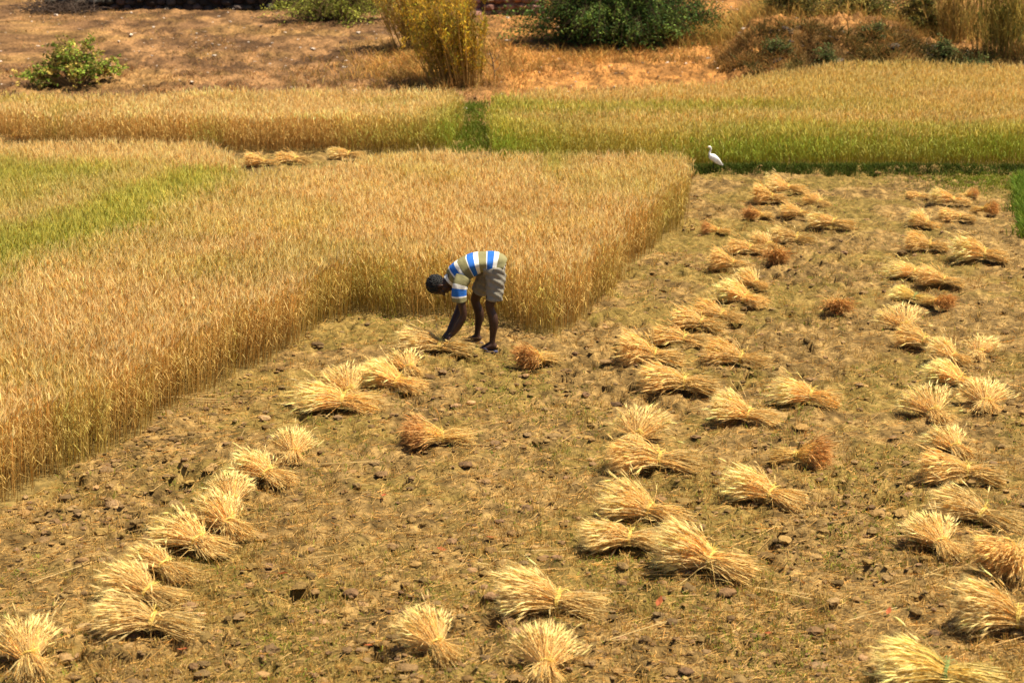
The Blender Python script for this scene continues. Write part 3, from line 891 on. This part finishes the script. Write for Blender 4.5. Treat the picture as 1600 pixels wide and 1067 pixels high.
    bmesh.ops.recalc_face_normals(bm, faces=bm.faces)
    hm = bpy.data.meshes.new("hair"); bm.to_mesh(hm); bm.free()
    link("hair", hm, M_hair, root)
    for s in (-1, 1):
        bm = bmesh.new(); bm_ball(bm, (0, 0, 0), .011)
        em = bpy.data.meshes.new("eye"); bm.to_mesh(em); bm.free()
        e = link("eye", em, M_eye, root); e.location = H(-.003, .031 * s, .076)
    # shirt: ringed shells coloured in woven stripes
    BLUE = (.03, .13, .46); WHITE = (.70, .68, .63); OLIVE = (.215, .195, .095)
    def stripe(m):
        m = m % .173
        if m < .040: return WHITE
        if m < .094: return BLUE
        if m < .106: return WHITE
        return OLIVE
    bm = bmesh.new(); colf = []
    lay = bm.faces.layers.float_color.new("fcol")
    def sleeve(m):
        return OLIVE if m < .085 else WHITE if m < .120 else BLUE if m < .185 else WHITE if m < .200 else OLIVE
    def shell(pts, rad, off, k, sides=40, wr=.009, cap=False, fn=stripe):
        p, r = spline(pts, rad, k)
        acc = [0.0]
        for a, b in zip(p[:-1], p[1:]): acc.append(acc[-1] + (b - a).length)
        rings = bm_tube(bm, p, r, sides, cap=False)
        for i, rg in enumerate(rings):
            cen = p[i]
            for kk, v in enumerate(rg):
                dv = (v.co - cen).normalized()
                n_ = math.sin(kk * .95 + i * .16 + 1.5 * math.sin(i * .07)) * .6 + math.sin(kk * .5 - i * .13 + 2) * .8 + random.gauss(0, .10)
                v.co += dv * wr * n_
        bm.faces.ensure_lookup_table()
        nf = sides * (len(rings) - 1)
        for q, f in enumerate(list(bm.faces)[-nf:]):
            i = q // sides
            f[lay] = (*fn(acc[i] + off), 1)
        return rings
    shell([(.135, .10, .86), (.09, .10, .885), (.0, .10, .90), (-.10, .10, .895), (-.19, .10, .868), (-.275, .10, .818), (-.345, .10, .757), (-.385, .10, .722)],
          [(.150, .098), (.163, .110), (.158, .106), (.155, .106), (.168, .112), (.172, .110), (.135, .092), (.074, .066)], .115, 12)
    # collar band
    cr_ = bm_tube(bm, [(-.372, .10, .737), (-.405, .10, .708)], [(.082, .074), (.074, .068)], 28, cap=False)
    for f in list(bm.faces)[-28:]: f[lay] = (*WHITE, 1)
    shell([(-.25, -.03, .775), (-.285, -.066, .71), (-.295, -.082, .63), (-.29, -.083, .545)], [(.075, .085), (.074, .080), (.068, .070), (.066, .066)], 0, 14, 28, .006, False, sleeve)
    shell([(-.25, .23, .775), (-.28, .262, .71), (-.29, .28, .63), (-.292, .272, .545)], [(.075, .085), (.074, .080), (.068, .070), (.066, .066)], 0, 14, 28, .006, False, sleeve)
    bmesh.ops.recalc_face_normals(bm, faces=bm.faces)
    sm = bpy.data.meshes.new("shirt"); bm.to_mesh(sm); bm.free()
    # face colours -> corner attribute named col
    src = sm.attributes["fcol"]; buf = np.zeros(len(sm.polygons) * 4, np.float32); src.data.foreach_get("color", buf)
    at = sm.attributes.new("col", 'FLOAT_COLOR', 'FACE'); at.data.foreach_set("color", buf)
    for p in sm.polygons: p.use_smooth = True
    link("shirt", sm, M_cloth, root)
    # shorts
    bm = bmesh.new()
    def tube2(pts, rad): p, r = spline(pts, rad); bm_tube(bm, p, r, 24)
    tube2([(-.055, .10, .865), (.02, .10, .865), (.085, .10, .85), (.125, .10, .82)], [(.150, .098), (.158, .108), (.150, .100), (.115, .075)])
    tube2([(.06, .025, .87), (.068, .02, .76), (.062, .008, .65), (.052, 0, .535)], [.105, .102, .090, .084])
    tube2([(.045, .185, .87), (-.005, .21, .76), (-.06, .24, .65), (-.105, .262, .56)], [.105, .102, .090, .082])
    so = solid("shorts", bm, .008, M_shorts, root, 3)
    for v in so.data.vertices:
        c = v.co; v.co += v.normal * (.007 * math.sin(c.z * 70 + c.x * 40) * math.sin(c.y * 50 + c.z * 20))
    # sandals
    for (ax, ay, sp) in ((.03, 0, -.012), (-.125, .295, .010)):
        bm = bmesh.new()
        out = [(.065, 0), (.05, .032), (-.02, .036), (-.10, .048), (-.155, .045), (-.185, .015), (-.185, -.015), (-.155, -.045), (-.10, -.046), (-.02, -.036), (.05, -.032)]
        lo = [bm.verts.new((ax + a, ay + sp + b, .002)) for a, b in out]; hi = [bm.verts.new((ax + a, ay + sp + b, .017)) for a, b in out]
        bm.faces.new(hi); bm.faces.new(lo[::-1])
        for k in range(len(out)):
            j = (k + 1) % len(out); bm.faces.new((lo[k], lo[j], hi[j], hi[k]))
        bmesh.ops.recalc_face_normals(bm, faces=bm.faces)
        m_ = bpy.data.meshes.new("sandal"); bm.to_mesh(m_); bm.free()
        s_ = link("sandal", m_, M_sandal, root)
        bm = bmesh.new()
        for e in (-1, 1):
            bm_tube(bm, [(ax - .145, ay + sp, .035), (ax - .10, ay + sp + e * .03, .060), (ax - .055, ay + sp + e * .044, .045), (ax - .04, ay + sp + e * .040, .016)], [.006] * 4, 8)
        m_ = bpy.data.meshes.new("strap"); bm.to_mesh(m_); bm.free()
        link("strap", m_, M_sandal, s_)
build_person()

def build_egret():
    x, y = gp(1119, 271, .12)
    y = BUND_Y - .16
    root = empty("egret", (x, y, hz(x, y) + .045))
    root.scale = (.93, .9, 1.0)
    tag(root, "white egret standing on the bund before the far wheat", "bird")
    bm = bmesh.new()
    p, r = spline([(-.055, 0, .235), (-.035, 0, .215), (.02, 0, .180), (.08, 0, .135), (.125, 0, .10), (.15, 0, .082)],
                  [(.018, .022), (.042, .048), (.056, .056), (.046, .044), (.024, .020), (.008, .006)])
    bm_tube(bm, p, r, 16)
    p, r = spline([(-.03, 0, .215), (-.06, 0, .245), (-.055, 0, .285), (-.040, 0, .32), (-.048, 0, .35), (-.07, 0, .358)], [.030, .021, .014, .013, .015, .016])
    bm_tube(bm, p, r, 12)
    bm_ball(bm, (-.066, 0, .356), (.026, .018, .018))
    solid("body", bm, .004, M_feather, root, 4)
    for s in (-1, 1):
        bm = bmesh.new()
        bm_tube(bm, [(-.01, .052 * s, .205), (.05, .058 * s, .160), (.12, .030 * s, .105), (.165, .012 * s, .075)], [(.010, .03), (.012, .045), (.008, .028), (.003, .006)], 12)
        m_ = bpy.data.meshes.new("wing"); bm.to_mesh(m_); bm.free()
        link("wing", m_, M_feather, root)
        bm = bmesh.new()
        bm_tube(bm, [(.015, .025 * s, .15), (.018, .026 * s, .11), (.006, .026 * s, .04), (.012, .026 * s, -.065)], [.010, .0055, .006, .005], 8)
        for a in (-.5, 0, .5):
            bm_tube(bm, [(.012, .026 * s, -.063), (.012 - .045 * math.cos(a), .026 * s + .045 * math.sin(a), -.065)], [.004, .002], 6)
        m_ = bpy.data.meshes.new("leg"); bm.to_mesh(m_); bm.free()
        link("leg", m_, M_birdleg, root)
        bm = bmesh.new(); bm_ball(bm, (0, 0, 0), .004)
        m_ = bpy.data.meshes.new("eye"); bm.to_mesh(m_); bm.free()
        e = link("eye", m_, M_eye, root); e.location = (-.078, .0155 * s, .361)
    bm = bmesh.new(); bm_tube(bm, [(-.086, 0, .356), (-.11, 0, .352), (-.142, 0, .344)], [.0075, .005, .001], 8)
    m_ = bpy.data.meshes.new("beak"); bm.to_mesh(m_); bm.free()
    link("beak", m_, M_beak, root)
build_egret()

# ------------------------------------------------------------------ far bank: shrubs, reeds, stones, walls
def tubes(acc, path, r0, r1, C):
    path = np.array(path, float); n = len(path) - 1
    r = np.linspace(r0, r1, n + 1)
    prism(acc, path[:-1], path[1:], r[:-1], r[1:], np.array(C), np.array(C), 5)

def leaf_cards(acc, Pn, L, wd, C, droop=0.0):
    n = len(Pn)
    d = rng.normal(size=(n, 3)); d[:, 2] = d[:, 2] * .6 - droop; d = unit(d)
    q = unit(np.cross(d, rng.normal(size=(n, 3))))
    L = np.reshape(L, (-1, 1)); wd = np.reshape(wd, (-1, 1))
    V = np.stack([Pn, Pn + d * L * .5 + q * wd * .5, Pn + d * L, Pn + d * L * .5 - q * wd * .5], 1)
    acc.add(V, rep([(0, 1, 2), (0, 2, 3)], 4, n), np.repeat(C, 4, 0))

def at_depth(px, py, y):
    """world point on the ray through the pixel at depth y; used to find x and height"""
    dx, dy = (px - CX) / F_PX, (CY - py) / F_PX
    d = (dx, CT + dy * ST, -ST + dy * CT); t = y / d[1]
    return d[0] * t, CAM_H + d[2] * t

def bush(name, label, px0, px1, py_top, y, col, nbranch=26, leaf=(.05, .022), sprays=9, per=22, fill=1.0, droop=.15, shape='dome', wood=(.16, .10, .05), sd=.10, cat="shrub", spread_y=.7, col2=None, low=.35):
    x0, _ = at_depth(px0, 50, y); x1, _ = at_depth(px1, 50, y)
    cx, rx = (x0 + x1) / 2, (x1 - x0) / 2
    z0 = hz(cx, y); _, zt = at_depth(px0, py_top, y)
    h = zt - z0
    root = empty(name, (cx, y, z0 - .03)); tag(root, label, cat)
    br, fo = Acc(), Acc()
    pts, cols = [], []
    for b in range(nbranch):
        a = random.uniform(0, 2 * math.pi); u = math.sqrt(random.random())
        rg = random.choice((.55, .75, .9, 1.0, 1.08)) if shape == 'dome' else random.uniform(.5, 1.15)
        tx, ty = rx * rg * u * math.cos(a), rx * spread_y * u * math.sin(a)
        if shape == 'dome': tz = h * (1 - .80 * u ** 2.2) * random.uniform(.40 if low < .3 else .62, 1.0)
        else: tz = h * random.uniform(.35, 1.0) * (1 - .25 * u)
        base = np.array([tx * .12, ty * .12, 0.0]); tip = np.array([tx, ty, tz])
        if shape == 'vase': base = np.array([tx * .55 + rx * .28, ty * .5, 0])
        mid = base * .45 + tip * .55 + np.array([random.gauss(0, .08), random.gauss(0, .08), h * .10])
        path = [base * (1 - t) ** 2 + mid * 2 * t * (1 - t) + tip * t * t for t in np.linspace(0, 1, 7)]
        tubes(br, path, (.018 if shape == 'dome' else .008) * h ** .5, .003, wood)
        shade = random.choice((.55, .8, 1.0, 1.25, 1.6))
        for s in range(sprays):
            t = random.uniform(low, 1.0) if shape == 'dome' else random.uniform(.12, 1.0)
            p0 = base * (1 - t) ** 2 + mid * 2 * t * (1 - t) + tip * t * t
            dv = np.array([random.gauss(0, 1), random.gauss(0, 1), random.gauss(.15, .5)])
            if shape != 'dome': dv = np.array([random.gauss(0, .35), random.gauss(0, .35), 1.0])
            if low < .3: dv = dv * .55 + (tip - base) / (np.linalg.norm(tip - base) + 1e-6) * np.array([1.3, 1.3, .5])
            dv = dv / np.linalg.norm(dv); L = sd * random.uniform(1.2, 3.2)
            n = per
            tt = rng.random((n, 1))
            Q = p0 + dv * L * tt + np.array([0, 0, -droop * L]) * tt ** 2 + rng.normal(0, sd * .22, (n, 3))
            Q[:, 2] = np.maximum(Q[:, 2], .03)
            pts.append(Q)
            c = np.array(col)
            if col2 is not None and random.random() < .45: c = np.array(col2)
            cols.append(np.tile(c * shade, (n, 1)) * jit(n, .25))
            tubes(br, [p0, p0 + dv * L * .6, p0 + dv * L + np.array([0, 0, -droop * L])], .004, .002, wood)
    Q = np.concatenate(pts); C = np.clip(np.concatenate(cols), .004, .9); n = len(Q)
    leaf_cards(fo, Q, leaf[0] * rng.uniform(.6, 1.3, n), leaf[1] * rng.uniform(.7, 1.3, n), C, droop if shape == 'dome' else -1.6)
    link("branches", br.mesh("branches"), M_wood, root); link("foliage", fo.mesh("foliage"), M_leaf, root)
    return root

bush("leafy_bush", "rounded green leafy bush at the left on the dry slope", 22, 204, 50, 39.6, (.20, .27, .035), nbranch=58, leaf=(.075, .042), sprays=8, per=11, sd=.09, low=.48, col2=(.40, .30, .07), spread_y=.8, wood=(.26, .17, .08))
bush("broom_bush", "tall yellow olive broom like bush at the head of the green gap", 618, 768, -80, 39.6, (.56, .34, .03), nbranch=120, leaf=(.10, .020), sprays=10, per=10, droop=-.3, shape='vase', sd=.10, col2=(.26, .23, .03), spread_y=.8, wood=(.40, .25, .07))
bush("broom_bush", "yellow broom bush leaning behind the taller one on the slope", 575, 700, -100, 44.0, (.62, .36, .045), nbranch=80, leaf=(.10, .020), sprays=10, per=10, droop=-.3, shape='vase', sd=.12, col2=(.40, .29, .04), spread_y=.8, wood=(.36, .22, .06))
bush("thorn_bush", "light green feathery thorn bush at the top edge left of the broom bushes", 425, 630, -130, 48.6, (.36, .38, .06), nbranch=70, leaf=(.075, .024), sprays=11, per=20, droop=.5, sd=.27, col2=(.18, .20, .03), spread_y=.8, low=.12)
bush("thorn_bush", "wide dark green feathery thorn bush at the top centre", 796, 1128, -150, 44.8, (.042, .085, .018), nbranch=210, leaf=(.08, .028), sprays=14, per=22, droop=.55, sd=.27, col2=(.14, .21, .04), spread_y=.6, wood=(.08, .05, .03), low=.15)  # dark green foliage, leaf colours lowered further to paint in deep shadow
for k, (a, b) in enumerate(((1195, 1290), (1290, 1395), (1400, 1480))):
    bush("thorn_bush", ("dark thorn bush at the top edge, left one on the far right bank", "dark thorn bush at the top edge, middle one on the far right bank", "dark thorn bush at the top edge, right one beside the yellowish reeds")[k],
         a, b, -70, 44.6 + .3 * k, (.10, .11, .025), nbranch=45, leaf=(.07, .026), sprays=10, per=18, droop=.3, sd=.15, col2=(.26, .20, .045), spread_y=.8, low=.15)

def reed(name, label, px0, px1, py_top, y, n, col, dark):
    x0, _ = at_depth(px0, 50, y); x1, _ = at_depth(px1, 50, y)
    cx = (x0 + x1) / 2; z0 = hz(cx, y); _, zt = at_depth(px0, py_top, y); h = zt - z0
    root = empty(name, (cx, y, z0 - .02)); tag(root, label, "reeds")
    a, lf = Acc(), Acc()
    B = np.stack([rng.normal(0, (x1 - x0) * .2, n), rng.normal(0, .28, n), np.zeros(n)], 1)
    d = unit(np.stack([B[:, 0] * .22 + rng.normal(0, .08, n), rng.normal(0, .1, n), np.ones(n)], 1))
    H = h * rng.uniform(.55, 1.05, (n, 1))
    C = np.array(col) * jit(n, .25)
    prism(a, B, B + d * H, .007, .004, C * .75, C)
    k = n * 6
    i = rng.integers(0, n, k); f = rng.uniform(.15, 1, (k, 1)); s = unit(np.stack([rng.normal(size=k), rng.normal(size=k), np.zeros(k)], 1))
    g = (rng.random((k, 1)) < .4)
    lc = np.where(g, np.array(dark), np.array(col)) * jit(k, .25)
    blades(lf, (B + d * H * f[i % 1] if False else B[i] + d[i] * H[i] * f), s * .5 + [0, 0, 1.0], s * .8 + [0, 0, .1], rng.uniform(.25, .55, k), .016, lc, lc)
    link("stems", a.mesh("stems"), M_straw, root); link("leaves", lf.mesh("leaves"), M_leaf, root)
reed("reed_clump", "tall yellow green reed clump at the top right corner", 1520, 1615, -70, 41.6, 170, (.38, .28, .06), (.13, .14, .03))
reed("reed_clump", "yellowish reed clump left of the corner reeds on the bank top", 1455, 1535, -50, 44.5, 120, (.44, .29, .08), (.22, .18, .04))

def build_bank_plants():
    # dry yellow grass row on the bank top
    x = rng.uniform(3.6, 13.5, 2600); y = rng.normal(46.0, 1.1, 2600)
    grass_mass("bank_grass", x, y, .42, .012, (.42, .28, .07), "tall dry yellow grass along the top of the far right bank", per=7, spread=.1, lean=.6, surfz=False)
    # tufts over the slope
    n = 9500
    y = rng.uniform(36.5, 56, n); x = rng.uniform(-1, 1, n) * (.275 * y + 1)
    k = rng.random(n) < .1 + .8 * sstep(.5, .7, fbm(x * .7, y * .7, 601, 3)) + .35 * (x > 4.5) + .7 * np.exp(-((x + 1.2) / 1.3) ** 2 - ((y - 39.5) / 1.6) ** 2)
    k &= ~crop_dist_mask(x, y)
    grass_mass("dry_grass", x[k], y[k], .095, .010, (.40, .245, .085), "short dry orange grass tufts over the far slope", per=10, spread=.08, lean=.9, surfz=True)
    n = 1700
    x = rng.uniform(4.4, 12.5, n); y = rng.uniform(39.2, 42.2, n)
    k = (fbm(x * 1.1, y * 1.1, 611, 3) > .42) & ~crop_dist_mask(x, y)
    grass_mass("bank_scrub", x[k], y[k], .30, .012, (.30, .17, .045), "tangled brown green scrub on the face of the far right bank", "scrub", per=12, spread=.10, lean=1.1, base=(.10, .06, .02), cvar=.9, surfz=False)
    n = 420
    x = rng.uniform(4.9, 11.5, n); y = rng.uniform(39.4, 41.6, n)
    k = (fbm(x * 1.3 + 3, y * 1.3, 631, 3) > .50) & ~crop_dist_mask(x, y)
    grass_mass("dark_scrub", x[k], y[k], .34, .020, (.085, .075, .02), "dark olive thorny scrub in clumps on the far right bank", "scrub", per=16, spread=.11, lean=1.3, surfz=False, cvar=.8)
    n = 900
    x = np.concatenate([rng.normal(-1.6, 1.0, n), rng.normal(2.2, 1.5, n // 5)]); y = np.concatenate([rng.normal(41.5, 1.6, n), rng.normal(42.6, .5, n // 5)])
    k = ~crop_dist_mask(x, y) & (y > 38.5)
    grass_mass("tall_dry_grass", x[k], y[k], .30, .011, (.42, .25, .065), "taller dry orange grass round the feet of the far bushes", per=8, spread=.10, lean=.8, surfz=False, cvar=.6)
    n = 1500
    y = rng.uniform(37.8, 41.6, n); x = rng.uniform(-11.5, 1.2, n)
    k = (rng.random(n) < .15 + .85 * sstep(.48, .62, fbm(x * .6, y * .9, 621, 3))) & ~crop_dist_mask(x, y)
    grass_mass("slope_scrub", x[k], y[k], .15, .011, (.30, .155, .05), "low brown dead scrub at the foot of the dry slope", "scrub", per=10, spread=.10, lean=1.2, surfz=False)
    # pale gravel
    n = 2600
    y = rng.uniform(36.5, 54, n); x = rng.uniform(-1, 1, n) * (.275 * y + .5)
    acc = Acc(); r = np.clip(rng.lognormal(math.log(.018), .5, n), .01, .06)
    C = np.where(rng.random((n, 1)) < .45, np.array([.55, .45, .36]), np.array([.20, .13, .08])) * jit(n, .2)
    lumps(acc, x, y, surf(x, y) + r * .2, r, C, I1_V, I1_T, .2)
    tag(link("gravel", acc.mesh("gravel"), M_clod), "pale and dark gravel strewn over the far slope", "gravel", kind="stuff")
build_bank_plants()

# green tufts growing on the bank face
for k, (px, top, yy) in enumerate(((1215, 52, 40.6), (1372, 22, 41.4), (1295, 58, 40.3), (1520, 62, 40.4), (1480, 50, 41.2))):
    bush("bank_shrub", ("small grey green shrub at the left end of the far right bank", "slender upright green shrub at the crest of the far right bank", "low green shrub in the middle of the far right bank face",
         "low green shrub near the reeds on the far right bank", "little green shrub between stones on the far right bank")[k],
         px - 26, px + 26, top, yy, (.10, .125, .035), nbranch=16, leaf=(.05, .024), sprays=7, per=14, sd=.09)

# stones on the bank, each its own object; five shapes shared
stone_me = []
for k in range(5):
    acc = Acc(); lumps(acc, np.zeros(1), np.zeros(1), np.zeros(1), np.ones(1), np.array([[.075, .06, .05]]) * (.7 + .18 * k), ICO_V, ICO_T, .10, .8)
    stone_me.append(acc.mesh("stone"))
for k in range(60):
    px = random.uniform(1195, 1560); t = random.random()
    x, _ = at_depth(px, 60, 41); y = 39.7 + 2.2 * t + random.gauss(0, .15)
    r = random.choice((.06, .08, .10, .13, .17))
    o = link("stone", stone_me[k % 5], M_stone)
    o.location = (x, y, hz(x, y) + r * .15); o.scale = (r, r * random.uniform(.7, 1.1), r * random.uniform(.6, 1.0)); o.rotation_euler = (random.gauss(0, .3), random.gauss(0, .3), random.uniform(0, 6.28))
    tag(o, "dark rough stone lying on the scrubby far right bank", "stone", "stones on the far right bank")

# rubble wall at the top centre
def rubble_wall(px0, px1, y, h, name, label, col, dark=False):
    x0, _ = at_depth(px0, 10, y); x1, _ = at_depth(px1, 10, y); cx = (x0 + x1) / 2
    root = empty(name, (cx, y, hz(cx, y) - .05)); tag(root, label, "wall")
    acc = Acc(); r = .13
    xs, zs = [], []
    for row in range(int(h / .17) + 1):
        v = x0 - cx + random.uniform(0, .15)
        while v < x1 - cx:
            xs.append(v); zs.append(.08 + row * .17 + random.gauss(0, .015)); v += random.uniform(.2, .34)
    n = len(xs); xs, zs = np.array(xs), np.array(zs)
    C = np.array(col) * jit(n, .3) * np.concatenate([rng.uniform(.9, 1.3, (n, 1)), np.ones((n, 1)), rng.uniform(.85, 1.2, (n, 1))], 1)
    lumps(acc, xs, rng.normal(0, .03, n), zs, rng.uniform(.11, .16, n), C, ICO_V, ICO_T, .07, 1.0)
    bmw = bmesh.new()
    bmesh.ops.create_cube(bmw, size=1.0, matrix=Matrix.Translation((0, .10, h * .5)) @ Matrix.Diagonal((x1 - x0, .22, h * .96, 1)))
    bmesh.ops.subdivide_edges(bmw, edges=bmw.edges[:], cuts=6, use_grid_fill=True)
    for v_ in bmw.verts: v_.co += Vector((random.gauss(0, .015), random.gauss(0, .015), random.gauss(0, .012)))
    cm = bpy.data.meshes.new("core"); bmw.to_mesh(cm); bmw.free()
    at = cm.attributes.new("col", 'FLOAT_COLOR', 'POINT')
    at.data.foreach_set("color", np.tile([*(np.array(col) * .6), 1], len(cm.vertices)).astype(np.float32))
    link("stonework", acc.mesh("stonework"), M_stone, root); link("core", cm, M_stone, root)
    return root, x1 - x0, h
rubble_wall(725, 850, 49.5, .60, "stone_wall", "low reddish brown rubble wall beside the dark thorn bush", (.22, .13, .09))
rw, wl, wh = rubble_wall(75, 475, 50.2, .32, "stone_wall", "long rubble wall painted dark as shade, with a grey coping at the top left", (.05, .042, .035))  # near-black stone colour stands in for the shadowed front face
bm = bmesh.new()
bmesh.ops.create_cube(bm, size=1.0, matrix=Matrix.Translation((wl * .12, .08, wh + .10)) @ Matrix.Diagonal((wl * .76, .50, .10, 1)))
bmesh.ops.bevel(bm, geom=bm.edges[:], offset=.015, segments=2, affect='EDGES')
m_ = bpy.data.meshes.new("coping"); bm.to_mesh(m_); bm.free(); link("coping", m_, M_concrete, rw)

# brush pile and dead sapling
def twig_thing(name, label, cat, px, py, y, n, h, spread, col):
    x, _ = at_depth(px, py, y)
    root = empty(name, (x, y, hz(x, y) - .01)); tag(root, label, cat)
    acc = Acc()
    for k in range(n):
        b = np.array([random.gauss(0, spread), random.gauss(0, spread * .5), random.uniform(0, h * .3)])
        d = np.array([random.gauss(0, 1), random.gauss(0, .6), abs(random.gauss(0, .5))]); d /= np.linalg.norm(d)
        L = random.uniform(.25, .7)
        tubes(acc, [b, b + d * L * .5 + np.array([0, 0, .04]), b + d * L], .010, .004, np.array(col) * random.uniform(.6, 1.4))
    tag(link("twigs", acc.mesh("twigs"), M_wood, root), kind="stuff")
twig_thing("brush_pile", "dark pile of dry brushwood at the top left by the wall", "brushwood", 92, 20, 49.6, 240, .45, .55, (.08, .055, .04))
def sapling():
    x, _ = at_depth(771, 100, 40.0)
    root = empty("dead_sapling", (x, 40.0, hz(x, 40.0) - .02)); tag(root, "thin bare dead sapling right of the tall broom bush", "sapling")
    acc = Acc(); C = (.16, .11, .07)
    tubes(acc, [(0, 0, 0), (.02, 0, .2), (-.01, 0, .42), (-.06, 0, .62)], .022, .008, C)
    for (z, dx, l) in ((.22, .7, .3), (.34, -.8, .25), (.42, .5, .35), (.5, -.5, .2)):
        tubes(acc, [(0, 0, z), (dx * l * .5, .03, z + l * .3), (dx * l * .8, .05, z + l * .75)], .010, .004, C)
    link("trunk", acc.mesh("trunk"), M_wood, root)
sapling()

# fallen reddish leaves
lm = Acc(); 
lv = np.array([[-.045, 0, .004], [-.015, .022, .014], [.02, .018, .010], [.05, 0, .018], [.02, -.02, .004], [-.015, -.022, .008], [0, 0, .0]])
lm.add(lv, [(0, 6, 1), (1, 6, 2), (2, 6, 3), (3, 6, 4), (4, 6, 5), (5, 6, 0)], np.array([.42, .12, .045]))
leaf_me = lm.mesh("fallen_leaf")
for k, (px, py) in enumerate(((442, 904), (200, 1041), (766, 843), (1388, 967), (1200, 1013), (690, 860), (286, 1023), (600, 780), (1030, 955), (575, 1025))):
    x, y = gp(px, py); o = link("fallen_leaf", leaf_me, M_leaf)
    o.location = (x, y, float(surf(np.array([x]), np.array([y]))[0]) + .035); o.rotation_euler = (random.gauss(0, .25), random.gauss(0, .25), random.uniform(0, 6.28)); s = random.uniform(.7, 1.1); o.scale = (s, s, s)
    tag(o, "small dry reddish leaf fallen on the cut field soil", "leaf", "reddish leaves on the cut field")
